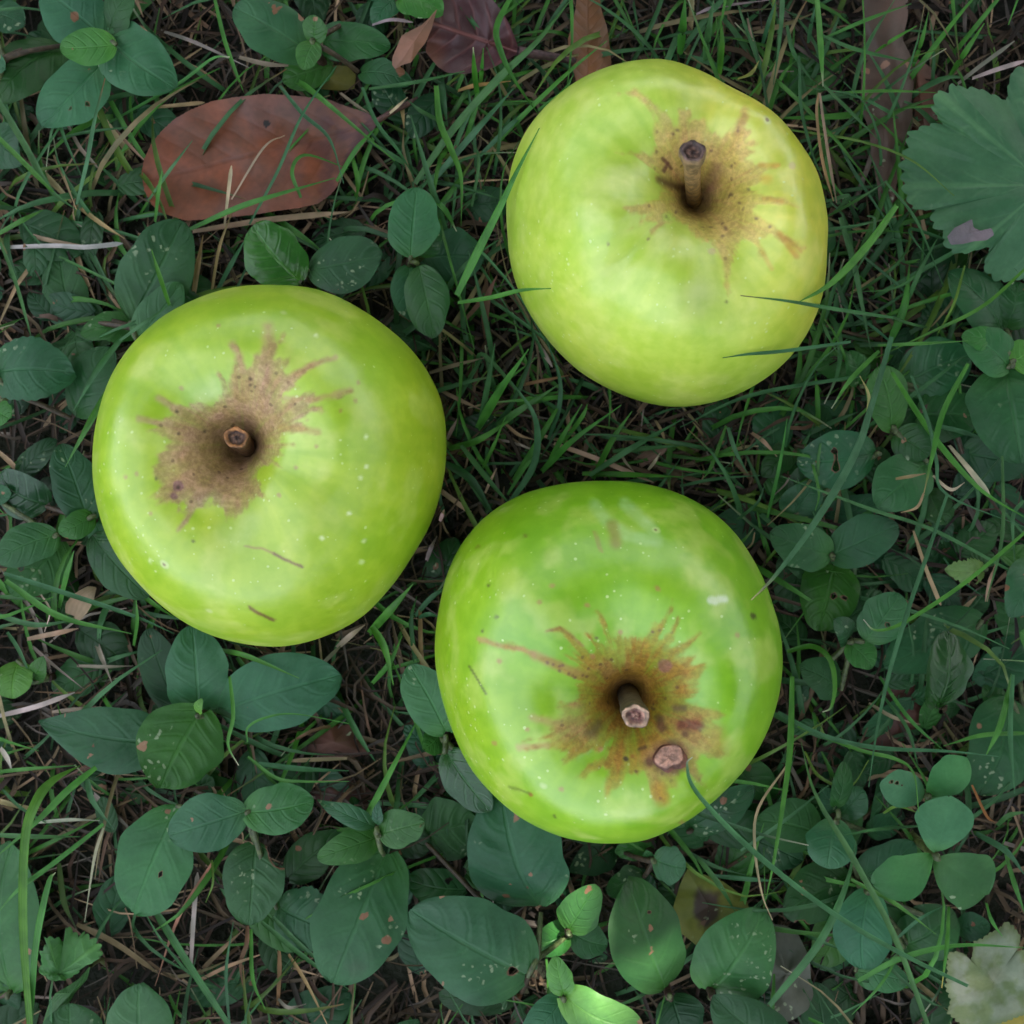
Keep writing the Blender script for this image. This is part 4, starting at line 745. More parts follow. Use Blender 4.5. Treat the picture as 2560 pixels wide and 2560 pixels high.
outline_leaf('blade', M_dead, pts('G', [(1700,370),(1760,300),(1850,260),(1960,250),(2060,330),(2060,420),(1950,440),(1820,430),(1740,420)]), ('G', 1880, 350), lambda k, a, X: .004+.003*(1-k)+n6_(X), (.10,.040,.026), rt, .2, org, rings=7, npts=70)
rt, org = fallen('dark red brown leaf in the shade left of the shiny curled leaf', at_=('I', 1250, 150))
outline_leaf('blade', M_dead, pts('I', [(1130,60),(1200,0),(1330,0),(1420,80),(1400,180),(1300,300),(1200,420),(1100,440),(1000,400),(1020,330),(1120,300),(1200,200)]), ('I', 1240, 180), lambda k, a, X: .003+.003*(1-k)+n6_(X), (.085,.032,.024), rt, .1, org, rings=7, npts=80)
# yellow leaf with a dark blotch
rt, org = fallen('yellow green dying leaf with a dark brown blotch below the lowest apple', at_=('I', 180, 1280))
outline_leaf('blade', M_dead, pts('I', [(40,1060),(130,1090),(240,1130),(310,1180),(375,1240),(395,1310),(310,1345),(200,1400),(110,1505),(30,1440),(-30,1400),(-40,1280),(0,1150)]), ('I', 160, 1270), lambda k, a, X: .009+.003*(1-k)+n5_(X)*2, (.24,.21,.02), rt, .06, org, rings=24, npts=160,
 tintfun=lambda k, a, X: (lambda d: np.array([.13,.145,.016])+(np.array([.035,.020,.012])-np.array([.13,.145,.016]))*smooth(62, 34, d+26*(fbm(np.c_[X/18, X[:, :1]*0], 4, 2)-.5))[:, None])(np.hypot((X[:, 0]-1768)/.75, X[:, 1]-2270)))
rt, org = fallen('olive yellow leaf above the big rust brown leaf, under the top plants', at_=('A', 1840, 430))
outline_leaf('blade', M_dead, pts('A', [(1730,430),(1750,390),(1830,360),(1950,370),(2000,420),(1990,500),(1900,510),(1800,500)]), ('A', 1860, 440), lambda k, a, X: .006+.002*(1-k)+n5_(X), (.14,.13,.022), rt, .15, org, rings=8, npts=70)
# withered grey leaf
rt, org = fallen('withered grey mauve leaf behind the smooth leaf pair at the bottom edge', at_=('I', 620, 1650))
outline_leaf('blade', M_dead, pts('I', [(520,1370),(600,1380),(660,1420),(700,1500),(730,1580),(735,1680),(750,1770),(720,1850),(650,1900),(580,1930),(520,1850),(500,1700),(530,1550)]), ('I', 600, 1650), lambda k, a, X: .010+.003*k*np.sin(a*3)+n6_(X), (.095,.105,.082), rt, .12, org, rings=10, npts=100)
# powdery white lobed leaf in the corner
rt, org = fallen('powdery whitish dead lobed leaf in the bottom right corner', at_=('I', 1750, 1700))
n7_ = wav(37, .0018, 60)
outline_leaf('blade', M_papery, pts('I', [(1830,1355),(1870,1380),(1895,1415),(1912,1440),(1905,1500),(1870,1530),(1930,1515),(2000,1540),(2060,1620),(2080,1750),(2020,1850),(1932,1880),(1850,1910),(1760,1940),(1680,1968),(1620,1940),(1570,1930),(1530,1890),(1500,1870),(1520,1800),(1490,1720),(1505,1660),(1498,1600),(1508,1530),(1560,1525),(1600,1540),(1630,1590),(1645,1530),(1650,1470),(1700,1450),(1740,1420),(1790,1400)]), ('I', 1760, 1700), lambda k, a, X: .016+.004*k*(1-k)+.0012*k*np.sin(a*3+1)+n7_(X), (.40,.42,.38), rt, 0, org, rings=26, npts=320, teeth=.035, tn=64, rough=.008, axis=(('I',2040,1880),('I',1600,1480)),
 tintfun=lambda k, a, X: (lambda m: np.array([.17,.215,.10])+(np.array([.25,.28,.20])-np.array([.17,.215,.10]))*m[:, None])(smooth(.36, .64, fbm(np.c_[X/32, X[:, :1]*0], 3, 4))*smooth(1.02, .8, np.full(len(X), k))))
rt, org = fallen('yellow leaf edge at the bottom right corner under the powdery leaf', at_=('I', 1830, 1920))
outline_leaf('blade', M_dead, pts('I', [(1680,1945),(1760,1925),(1850,1890),(1930,1860),(2000,1850),(2020,2000),(1900,2060),(1720,2040)]), ('I', 1860, 1960), lambda k, a, X: .009+.001*(1-k)+n5_(X), (.30,.27,.05), rt, .05, org, rings=7, npts=70)
# little curls and brown bits
rt, org = fallen('small brown curl of dead leaf standing between the sprig and the upper apple', at_=('B', 830, 1650))
mb = MB(); blade(mb, [at('B', 825, 1900, .004), at('B', 815, 1780, .007), at('B', 830, 1660, .010), at('B', 880, 1550, .013)], .0026, (.16,.085,.06), None, 9, .8); mb.build('blade', M_straw, rt, loc=org)
rt, org = fallen('small tan dead leaf scrap at the left edge, below the holed leaf', at_=('D', 450, 1460))
mb = MB(); blade(mb, [at('D', 400, 1560, .010), at('D', 440, 1490, .012), at('D', 500, 1420, .012), at('D', 540, 1390, .010)], .0058, (.30,.22,.14), None, 9, .6); mb.build('blade', M_straw, rt, loc=org)
rt, org = fallen('small pinkish dead scrap in the bare gap above the lowest apple', at_=('E', 1720, 680))
mb = MB(); blade(mb, [at('E', 1670, 700, .004), at('E', 1720, 660, .007), at('E', 1800, 620, .009), at('E', 1840, 600, .009)], .0042, (.24,.15,.12), None, 9, .7); mb.build('blade', M_straw, rt, loc=org)

# ------------------------------------------------------------------ grass
GB, GG, GY = (.045,.145,.052), (.055,.200,.030), (.095,.19,.03)     # bluish, bright, yellowish
TAN, WHI, GRY, ORA = (.29,.21,.125), (.36,.32,.25), (.22,.19,.16), (.25,.12,.05)
PALE = (.42,.44,.30)
grass = MB(); thatch = MB()
def lift(u, v, z, over):
    if not over: return z
    o = Vector((0, 0, CAM_H)); d = (Vector(unproj(u, v, 0))-o).normalized(); best = z
    for ap in APPLES.values():
        h = ap.bvh.ray_cast(o, d)
        if h[0] is not None: best = max(best, h[0].z+.0017)
    return best
def traced(t, pl, wd, colr, z=(10, 20), tip=None, over=False, label=None, straw=False, name='grass_blade', cat='grass blade', twist=.25, taper=.5):
    P2 = [px(t, *q) for q in pl]; n = len(P2)
    if len(z) == n: zs = [a/1000 for a in z]
    else:
        zs = [(z[0]+(z[1]-z[0])*i/(n-1)+3*math.sin(math.pi*i/(n-1)))/1000 for i in range(n)]
    if over:                                   # resample so that the blade lies over the apple
        d = catmull(P2, 44); zz = catmull(np.c_[np.array(zs), np.zeros(n), np.zeros(n)], 44)[:, 0]
        zz = np.array([lift(a, b, c, True) for (a, b), c in zip(d, zz)])
        sm = zz.copy(); XY = np.array([unproj(a, b, .04)[:2] for a, b in d]); st_ = np.linalg.norm(np.diff(XY, axis=0), axis=1)
        for i in range(1, 44): sm[i] = max(sm[i], sm[i-1]-.42*st_[i-1])          # a springy blade never drops steeply
        for i in range(42, -1, -1): sm[i] = max(sm[i], sm[i+1]-.42*st_[i])
        for _ in range(4): sm = np.maximum(np.r_[sm[0], .25*sm[:-2]+.5*sm[1:-1]+.25*sm[2:], sm[-1]], zz)
        P3 = [unproj(a, b, c) for (a, b), c in zip(d, sm)]; nn = 44
    else: P3 = [unproj(a, b, c) for (a, b), c in zip(P2, zs)]; nn = 6+3*n
    wdm = .76*wd*TILE[t][2]/2560*S2*(CAM_H-.018)
    seedc[0] += 1; c = vary(colr, .10)
    if label:
        mb = MB(); blade(mb, P3, wdm, c, tip, nn, twist, taper); o = mb.build(name, M_straw if straw else M_grass, None, loc=P3[0])
        tag(o, label, cat, 'single straws in the turf' if straw else 'single grass blades in front')
    else: blade(thatch if straw else grass, P3, wdm, c, tip, nn, twist, taper)
T_ = traced
T_('A',[(610,690),(1000,470),(1190,330),(1290,320)],28,GG,(10,22),PALE,label='bright grass blade with a pale bent tip, right of the corner plant')
T_('A',[(430,1150),(490,900),(530,680),(590,440)],36,GB,(14,24),(.20,.10,.05),label='grass blade turning reddish towards its tip, standing beside the corner plant')
T_('A',[(-60,480),(130,800),(280,1060),(430,1180)],46,GB,(18,14),label='broad grass blade slanting down from the left edge to pale straws')
T_('A',[(-40,740),(200,980),(330,1110)],36,GG,(20,16))
T_('A',[(1200,-30),(1260,220),(1330,420),(1370,520)],30,GG,(20,12))
T_('A',[(1400,1260),(1560,960),(1700,640),(1890,370)],26,GB,(12,24),label='thin bluish grass blade crossing the big rust brown leaf diagonally')
T_('A',[(1570,480),(1700,640),(1850,780),(1930,1030)],30,GB,(18,16))
T_('A',[(1060,1290),(1300,1180),(1500,1110),(1880,1000)],46,GG,(12,20),label='bright grass blade lying along the lower edge of the rust brown leaf')
T_('A',[(1690,1110),(1640,960),(1720,870),(1960,950)],30,GG,(18,12))
T_('A',[(1260,1270),(1280,1100),(1300,930)],28,(.42,.34,.24),(10,24),straw=True,label='pale straw standing against the rust brown leaf',name='straw',cat='straw',taper=.1)
T_('A',[(1300,1120),(1480,830),(1600,760)],18,(.34,.25,.17),(16,14),straw=True)
T_('A',[(-40,1392),(300,1380),(480,1388),(690,1366)],36,WHI,(6,9),straw=True,label='thick whitish straw lying level at the left edge above the left apple',name='straw',cat='straw',taper=.06)
T_('A',[(320,780),(500,740),(770,710)],26,GB,(10,16)); T_('A',[(-40,1330),(120,1240),(240,1180)],42,GG,(16,16))
T_('A',[(960,1740),(900,1560),(850,1400)],36,GG,(18,30),label='short bright grass tip in front of the oval leaf above the left apple')
T_('A',[(650,1930),(800,1820),(960,1710)],26,GB,(20,24)); T_('A',[(870,1250),(890,1080),(910,960)],36,GG,(8,20)); T_('A',[(830,1130),(950,960),(1080,790)],30,GB,(10,22))
T_('A',[(840,605),(1000,590),(1150,575)],30,TAN,(8,10),straw=True,taper=.1); T_('A',[(1080,1300),(1500,1235),(1960,1190)],46,TAN,(7,8),straw=True,label='tan straw lying along the bottom of the rust brown leaf',name='straw',cat='straw',taper=.2)
T_('A',[(300,870),(360,1000),(430,1180)],22,TAN,(9,12),straw=True); T_('A',[(380,700),(450,830),(530,920),(560,960)],28,GRY,(7,9),straw=True); T_('A',[(640,720),(740,830),(830,920)],24,TAN,(6,8),straw=True)
T_('A',[(430,1150),(560,1250),(700,1340)],34,TAN,(6,8),straw=True); T_('A',[(100,1300),(280,1350),(480,1380)],34,TAN,(5,7),straw=True); T_('A',[(900,170),(1100,240),(1400,380)],30,GRY,(6,9),straw=True); T_('A',[(1340,320),(1500,360),(1680,370)],40,GRY,(7,8),straw=True)
T_('A',[(1180,1700),(1230,1400),(1300,1200)],26,TAN,(6,14),straw=True); T_('A',[(1080,1700),(1110,1500),(1140,1320)],44,(.20,.15,.06),(6,10),straw=True)
T_('A',[(1210,1650),(1300,1480),(1380,1340)],40,GB,(6,10)); T_('A',[(0,1360),(80,1560),(150,1800),(190,1960)],26,GB,(16,10)); T_('A',[(330,1440),(600,1570),(950,1740)],22,GB,(8,16))
T_('B',[(420,1030),(640,720),(900,430),(1100,240),(1310,-20)],62,GB,(10,16,22,26,28),label='broadest blue green grass blade, running up to the top edge past the purple leaf')
T_('B',[(500,1040),(740,760),(980,490)],52,GB,(10,20),label='blue green grass blade parallel below the broadest one, left of the upper apple')
T_('B',[(960,-20),(880,150),(900,280),(980,450),(1120,650)],44,GG,(26,26,25,22,14),label='kinked bright grass blade crossing the purple dead leaf')
T_('B',[(540,480),(560,680),(620,830),(680,1000),(680,1270)],48,GG,(22,10)); T_('B',[(125,490),(200,680),(330,850),(420,1000)],30,GB,(20,10)); T_('B',[(160,500),(430,460),(700,400)],30,GB,(14,18))
T_('B',[(655,1660),(760,1440),(900,1160),(990,970),(1120,720)],62,GG,(12,22),over=True,label='grass blade leaning over the left edge of the upper apple',taper=.7)
T_('B',[(660,1700),(850,1670),(1020,1630),(1185,1620)],32,GG,(16,30),over=True,label='short grass blade pointing right onto the lower left of the upper apple')
T_('B',[(780,600),(755,400),(748,265)],40,GG,(8,24),PALE,label='cut grass stub with a pale end below the purple leaf'); T_('B',[(785,500),(795,400),(805,270)],34,GG,(8,24))
T_('B',[(500,1090),(590,1180),(655,1300)],42,GG,(14,14),PALE); T_('B',[(700,800),(760,600),(770,420)],40,GG,(6,12)); T_('B',[(780,880),(960,700),(1080,590)],40,GB,(8,12)); T_('B',[(740,1160),(780,900),(730,780)],26,GB,(8,14))
T_('B',[(-20,1020),(90,840),(200,720)],40,GG,(10,16)); T_('B',[(70,880),(100,1020),(90,1140)],36,GG,(14,8)); T_('B',[(1110,620),(1250,520),(1310,420)],36,GG,(8,12)); T_('B',[(600,700),(450,620),(380,560)],30,GB,(8,12))
T_('B',[(180,140),(290,110),(410,125)],26,GRY,(18,18),straw=True,taper=.2); T_('B',[(0,520),(90,590),(190,650)],26,GRY,(8,9),straw=True); T_('B',[(240,670),(320,600),(380,545)],24,(.40,.36,.30),(8,12),straw=True); T_('B',[(330,480),(350,620),(360,720)],34,TAN,(4,7),straw=True)
T_('B',[(660,510),(760,480),(960,455)],36,(.33,.22,.08),(8,12),straw=True)
T_('C',[(768,-30),(790,250),(803,485)],46,GG,(30,34),PALE,label='straight grass blade hanging down from the top edge right of the upper apple')
T_('C',[(780,520),(768,640),(800,900),(862,1130)],22,TAN,(18,20),straw=True,label='forked dry straw hanging right of the upper apple',name='straw',cat='straw',taper=.2); T_('C',[(785,520),(800,640),(835,880),(880,1140)],22,TAN,(18,20),straw=True,taper=.2)
T_('C',[(670,310),(680,600),(740,850),(800,1000)],26,GB,(20,14)); T_('C',[(800,470),(950,620),(1110,780)],30,GB,(16,14)); T_('C',[(620,730),(1000,790),(1300,900),(1540,1100)],22,GY,(14,18,30,31),label='thin yellowish grass stalk lying across the large lobed leaf')
T_('C',[(820,1220),(1000,1120),(1165,1015)],22,GB,(14,28)); T_('C',[(1150,1018),(1290,1180),(1370,1330),(1480,1610)],24,GB,(28,26,22,14),label='bent grass stalk making a peak left of the large lobed leaf')
T_('C',[(1200,1785),(900,1740),(600,1690),(340,1660)],24,GB,(20,30),(.16,.15,.07),over=True,label='thin grass blade pointing left across the lower right of the upper apple')
T_('C',[(1220,1150),(1060,1370),(850,1590),(660,1700)],50,GG,(20,30),over=True,label='bright grass blade touching the right edge of the upper apple')
T_('C',[(800,1800),(830,1880),(900,2010)],26,GB,(16,10)); T_('C',[(900,1220),(980,1500),(1070,1960)],50,GB,(16,10)); T_('C',[(1370,1330),(1340,1520),(1200,1620),(960,1640)],22,GB,(18,12)); T_('C',[(1600,1490),(1540,1700),(1450,1870)],22,GY,(28,22))
T_('C',[(1960,1490),(1700,1720),(1400,1870),(1100,2010)],26,GG,(32,30,24,16),label='long bright grass stalk from the right edge over the ribbed rosette'); T_('C',[(1280,1690),(1340,1540),(1460,1310)],34,GB,(12,20))
T_('C',[(1560,470),(1700,360),(1880,230)],30,GRY,(10,14),straw=True,label='grey straw above the large lobed leaf, upper of two',name='straw',cat='straw',taper=.2); T_('C',[(1640,440),(1780,390),(1960,335)],34,(.34,.30,.25),(14,18),straw=True,label='grey straw above the large lobed leaf, lower of two',name='straw',cat='straw',taper=.2)
T_('C',[(1520,420),(1610,280),(1710,130)],42,GG,(10,20)); T_('C',[(0,300),(15,150),(30,-20)],60,GG,(10,24)); T_('C',[(140,340),(160,180),(190,-10)],50,GB,(10,22)); T_('C',[(220,430),(235,250),(230,100)],42,GG,(10,18)); T_('C',[(320,445),(400,410),(445,340)],30,(.22,.24,.05),(18,22))
T_('C',[(800,200),(1000,280),(1330,355)],34,GB,(14,16)); T_('C',[(820,210),(1050,110),(1300,20)],30,GG,(12,16)); T_('C',[(920,520),(1150,510),(1440,520)],26,GG,(12,14)); T_('C',[(960,560),(1040,280),(1210,-10)],34,GB,(10,16)); T_('C',[(600,140),(640,300),(760,480)],34,GB,(12,8)); T_('C',[(720,240),(740,120),(760,40)],30,GB,(8,18)); T_('C',[(1100,290),(1200,220),(1330,145)],28,GG,(12,18)); T_('C',[(1310,370),(1360,220),(1395,70)],32,GG,(10,22)); T_('C',[(460,260),(500,120),(540,0)],32,GB,(8,14))
T_('C',[(380,100),(420,280),(500,380)],26,TAN,(5,8),straw=True); T_('C',[(440,500),(520,410),(640,400)],30,GRY,(5,8),straw=True); T_('C',[(90,80),(200,40),(500,0)],30,GRY,(8,10),straw=True); T_('C',[(860,1200),(950,1100),(820,1130),(780,1110)],30,GB,(12,14))
T_('C',[(1480,1340),(1290,1290),(1390,1450)],24,GB,(14,18)); T_('C',[(1050,1210),(1095,1240),(1050,1420),(860,1700)],22,GB,(18,16)); T_('C',[(1180,1920),(1260,1720),(1290,1480)],60,GG,(8,14)); T_('C',[(1190,1780),(1300,1820),(1500,1860)],24,GB,(14,10)); T_('C',[(1000,1640),(1200,1500),(1320,1340)],26,GB,(6,12)); T_('C',[(900,820),(1000,1000),(1200,1300)],30,GB,(6,10)); T_('C',[(820,780),(840,1000),(1000,1180)],30,GG,(6,10)); T_('C',[(900,1700),(1100,1850),(1250,1980)],26,GB,(6,10)); T_('C',[(1030,1440),(1200,1580),(1280,1660)],26,GB,(8,12))
T_('F',[(1190,-20),(1060,420),(1000,600),(880,830),(700,1110),(520,1340),(400,1460)],54,GB,(32,30,30,30,32,38,42),(.40,.36,.22),over=True,label='longest grass blade, arching down from the upper right to the lowest apple',taper=.5)
T_('F',[(1050,430),(1060,310),(1010,200)],22,(.25,.26,.12),(30,34)); T_('F',[(1500,870),(1390,1200),(1260,1580),(1160,1932),(1100,2230),(1060,2510)],34,GB,(26,27,28,28,29,30),label='long straight grass stalk running down between the small plant and the clovers')
T_('F',[(1980,1040),(1800,1200),(1550,1400),(1250,1590),(1100,1630),(1030,1570)],32,GG,(28,28,27,26,26,28),(.50,.50,.40),label='hooked bright grass blade with a whitish curled tip, right of the lowest apple')
T_('F',[(1880,1310),(1430,1070),(1100,960),(800,850),(570,765)],28,GB,(14,16,20,24,24),label='long thin grass stalk running level above the three leaved plant')
T_('F',[(1190,180),(1340,420),(1500,640),(1700,850),(1960,1010)],46,GG,(24,24),label='thick bright grass stem slanting down to the right edge'); T_('F',[(1300,200),(1400,480),(1440,680),(1500,870),(1960,1060)],30,GB,(26,27,27,26,22)); T_('F',[(1620,130),(1480,400),(1420,640),(1370,860)],44,GG,(28,30),(.30,.24,.10),label='grass blade crossing the thick bright stem, turning straw at its tip')
T_('F',[(1370,860),(1330,940),(1240,970)],22,TAN,(28,26),straw=True); T_('F',[(1210,780),(1300,765),(1380,750)],24,TAN,(24,26),straw=True); T_('F',[(1810,650),(1810,1100),(1720,1470)],30,GB,(24,20)); T_('F',[(1310,1070),(1380,1280),(1465,1490)],30,TAN,(14,22),straw=True,label='tan straw with a swollen end right of the three leaved plant',name='straw',cat='straw',taper=.05)
T_('F',[(1420,760),(1520,840),(1600,800)],26,(.38,.33,.22),(24,26),straw=True); T_('F',[(1510,590),(1620,720),(1740,870)],40,(.40,.36,.20),(14,22),straw=True,label='split pale straw near the right edge below the ribbed rosette',name='straw',cat='straw',taper=.1)
T_('F',[(960,10),(600,60),(380,80),(240,100)],24,GB,(18,34),over=True,label='thin grass blade touching the lower right of the upper apple'); T_('F',[(1020,200),(400,310),(0,490)],30,GB,(14,10)); T_('F',[(1120,60),(960,220),(850,385)],36,GG,(24,18),PALE); T_('F',[(490,1000),(560,700),(602,440)],26,GG,(10,26)); T_('F',[(1110,30),(1350,20),(1620,5)],26,GG,(24,26))
T_('F',[(600,1750),(740,1720),(840,1790),(870,1932),(850,2060),(800,2090)],40,GG,(16,20,24,26,26,24),PALE,label='looped bright grass blade right of the lowest apple')
T_('F',[(700,580),(745,700),(780,860),(760,960)],26,GG,(10,24)); T_('F',[(790,580),(775,720),(800,900)],24,GB,(20,10)); T_('F',[(270,490),(310,620),(380,750)],34,GB,(16,12)); T_('F',[(560,490),(450,560),(250,720)],22,GB,(10,8)); T_('F',[(0,820),(200,780),(450,760)],26,GB,(8,10)); T_('F',[(320,1010),(430,920),(470,830)],24,GB,(10,16)); T_('F',[(260,480),(180,700),(130,780)],30,GG,(8,12)); T_('F',[(400,520),(470,570),(545,655)],34,TAN,(8,12),straw=True); T_('F',[(420,1080),(400,1150),(330,1200)],14,TAN,(14,10),straw=True)
T_('F',[(1930,900),(1870,1000),(1880,1250)],34,GB,(18,10)); T_('F',[(1480,1220),(1560,1330),(1700,1440)],22,GB,(8,12)); T_('F',[(1720,1470),(1740,1350),(1770,1260)],26,TAN,(14,12),straw=True); T_('F',[(1440,480),(1600,520),(1760,580)],36,GB,(18,14))
T_('I',[(1620,1720),(1250,1540),(860,1310),(420,970),(100,640),(40,480),(70,432)],36,GB,(22,28,30,32,40,46,50),(.42,.46,.36),over=True,label='long curled grass blade whose tip rests on the wart of the lowest apple')
T_('I',[(1400,1960),(1200,1430),(960,980),(760,640),(680,350)],42,GB,(26,28,30,28,22),label='long grass blade crossing under the curled one, right of the yellow leaf'); T_('I',[(500,1830),(780,1480),(930,1160),(990,900)],52,GB,(24,30,30,24),label='broad bluish grass blade slanting over the smooth leaf pair at the bottom')
T_('I',[(630,-20),(620,350),(590,620),(530,1000),(480,1240)],52,GG,(22,28),label='bright grass blade hanging down right of the lowest apple, taper pointed',taper=.75); T_('I',[(550,180),(800,310),(1100,380),(1500,400),(1790,430)],34,GB,(16,26)); T_('I',[(660,260),(1000,390),(1200,440),(1310,520),(1340,740)],26,GG,(16,24,28,31,30),label='grass blade curling round over the upper clover')
T_('I',[(1960,298),(1700,310),(1480,370)],36,GG,(18,22)); T_('I',[(1120,-20),(1290,220),(1480,395)],30,GG,(12,20)); T_('I',[(1150,100),(1280,280),(1340,500)],30,GB,(10,18)); T_('I',[(1870,-30),(1800,250),(1720,420)],52,GG,(20,24)); T_('I',[(1870,-30),(1855,300),(1880,640)],42,GB,(22,18)); T_('I',[(960,1120),(1200,1250),(1440,1430)],30,GG,(20,26),label='short bright grass blade below the lower clover')
T_('I',[(1000,1690),(1250,1560),(1570,1490),(1960,1505)],40,GG,(18,26),label='bright grass blade bending right onto the powdery leaf'); T_('I',[(1510,1270),(1500,1480),(1470,1730)],34,GG,(24,26),(.40,.34,.08)); T_('I',[(600,480),(440,720),(420,940),(460,1200),(520,1350)],22,(.28,.22,.11),(22,26,26,25,24),straw=True,label='dry hair thin straw curving below the lowest apple',name='straw',cat='straw')
T_('I',[(1340,820),(1100,840),(900,875)],26,GB,(16,22),label='grass tip pointing left from the lower clover'); T_('I',[(340,960),(600,780),(835,590)],28,GB,(14,20)); T_('I',[(1220,1560),(1120,1720),(965,1880)],26,GG,(20,18)); T_('I',[(1140,750),(1220,710),(1350,750)],22,GY,(18,22)); T_('I',[(1780,820),(1850,760),(1960,740)],40,GB,(14,16)); T_('I',[(1660,860),(1830,960),(1940,1100)],46,GB,(12,18)); T_('I',[(1830,980),(1880,1150),(1940,1320)],40,GG,(16,20)); T_('I',[(1720,1250),(1750,1350),(1810,1440)],30,GG,(22,24))
T_('I',[(190,1100),(400,1120),(560,1130)],34,GB,(10,12)); T_('I',[(100,1000),(220,1150),(320,1320)],40,GB,(14,14)); T_('I',[(0,940),(180,1040),(380,1100)],30,GB,(8,10)); T_('I',[(680,1420),(820,1480),(980,1540)],24,GB,(8,12)); T_('I',[(1220,1450),(1350,1340),(1500,1260)],26,GB,(14,18)); T_('I',[(750,180),(760,240),(765,290)],30,GG,(10,16)); T_('I',[(1060,130),(1200,210),(1350,250)],28,(.25,.22,.17),(6,9),straw=True); T_('I',[(1640,590),(1720,760),(1770,800)],22,ORA,(14,12),straw=True); T_('I',[(720,1900),(840,1960),(960,2020)],30,GG,(10,14)); T_('I',[(700,400),(780,540),(950,600),(1060,450)],24,GY,(10,14,16,18))
T_('G',[(170,1980),(130,1400),(140,900),(200,690),(290,570),(450,480)],72,(.055,.17,.018),(26,28,29,28,24,18),label='thick bright grass blade rising along the left edge from the bottom',taper=.3)
T_('G',[(170,1960),(200,1500),(270,1150),(312,1080)],52,GG,(25,27),PALE,label='shorter grass blade forking right from the thick bright one'); T_('G',[(540,490),(380,620),(200,800),(-40,1010)],50,GG,(22,22),label='grass blade from the long green leaf down to the left edge'); T_('G',[(580,810),(300,1030),(100,1180),(-40,1340)],36,GG,(24,22))
T_('G',[(490,560),(520,680),(640,840)],42,GB,(18,14)); T_('G',[(1300,1960),(1060,1600),(850,1260)],58,GB,(14,12),label='broad bluish grass blade running from under a spotted leaf to the bottom edge',taper=.1); T_('G',[(-40,870),(200,880),(450,880)],36,GB,(16,14))
T_('G',[(580,830),(530,1000),(475,1360)],22,(.30,.33,.25),(18,14),straw=True); T_('G',[(-40,210),(200,150),(420,70)],38,WHI,(8,10),straw=True,label='pale straw at the left edge above the long green leaf',name='straw',cat='straw',taper=.2); T_('G',[(290,180),(420,165),(570,150)],30,TAN,(6,7),straw=True); T_('G',[(1070,1630),(1090,1300),(1110,1080)],36,WHI,(8,11),straw=True,label='white straw standing over the dark gap left of the bitten leaf',name='straw',cat='straw',taper=.08)
T_('G',[(1290,-20),(1310,200),(1280,360),(1340,480)],28,GG,(26,26),PALE,label='wiry grass blade between the heart shaped leaf and the big leaf of the rosette'); T_('G',[(1470,1360),(1700,1550),(1960,1740)],36,GB,(12,10)); T_('G',[(1530,1330),(1700,1500),(1960,1710)],34,GB,(12,10)); T_('G',[(1390,430),(1550,550),(1700,570),(1960,570)],26,GG,(18,20)); T_('G',[(1390,350),(1390,270),(1480,215),(1650,190),(1960,245)],18,GG,(24,25,26,26,24),label='thin looped grass hair lying on the big leaf of the rosette')
T_('G',[(1410,1400),(1420,1680),(1490,1850)],30,GG,(10,12)); T_('G',[(430,1370),(650,1480),(890,1650)],44,(.17,.125,.08),(6,7),straw=True,label='brown twig across the dark gap at the bottom left',name='twig',cat='twig',taper=.15); T_('G',[(1190,1030),(1000,1340),(870,1720)],26,(.27,.15,.08),(14,6),straw=True); T_('G',[(1620,1540),(1720,1700),(1850,1960)],26,TAN,(7,9),straw=True); T_('G',[(1390,1380),(1385,1480),(1350,1600),(1370,1750)],34,(.16,.09,.065),(8,5),straw=True); T_('G',[(1190,1010),(1195,1140),(1155,1250)],18,GY,(16,14)); T_('G',[(1110,1690),(1300,1600),(1530,1520)],28,TAN,(6,7),straw=True); T_('G',[(1100,1660),(1240,1520),(1370,1400)],34,(.20,.15,.10),(4,6),straw=True); T_('G',[(1560,1830),(1570,1600),(1560,1420)],34,(.17,.09,.05),(5,9),straw=True); T_('G',[(1290,1960),(1270,1640),(1310,1360)],26,GB,(8,12)); T_('G',[(950,1770),(1000,1870),(1100,1960)],26,GG,(10,8)); T_('G',[(1560,1790),(1620,1840),(1720,1820)],28,GRY,(6,9),straw=True)
T_('G',[(-40,520),(150,500),(430,480)],30,GG,(8,14)); T_('G',[(0,600),(120,720),(330,840)],24,GB,(6,8)); T_('G',[(1450,470),(1700,500),(1960,510)],40,GB,(12,12)); T_('G',[(1950,440),(1700,450),(1600,460)],34,TAN,(6,8),straw=True); T_('G',[(0,380),(40,440),(70,520)],38,(.38,.34,.30),(8,8),straw=True); T_('G',[(1160,1050),(1215,680),(1160,560)],30,TAN,(3,6),straw=True); T_('G',[(330,1030),(360,1250),(430,1400)],44,(.05,.10,.02),(6,5)); T_('G',[(210,800),(400,785),(560,790)],26,(.36,.36,.30),(8,8),straw=True)
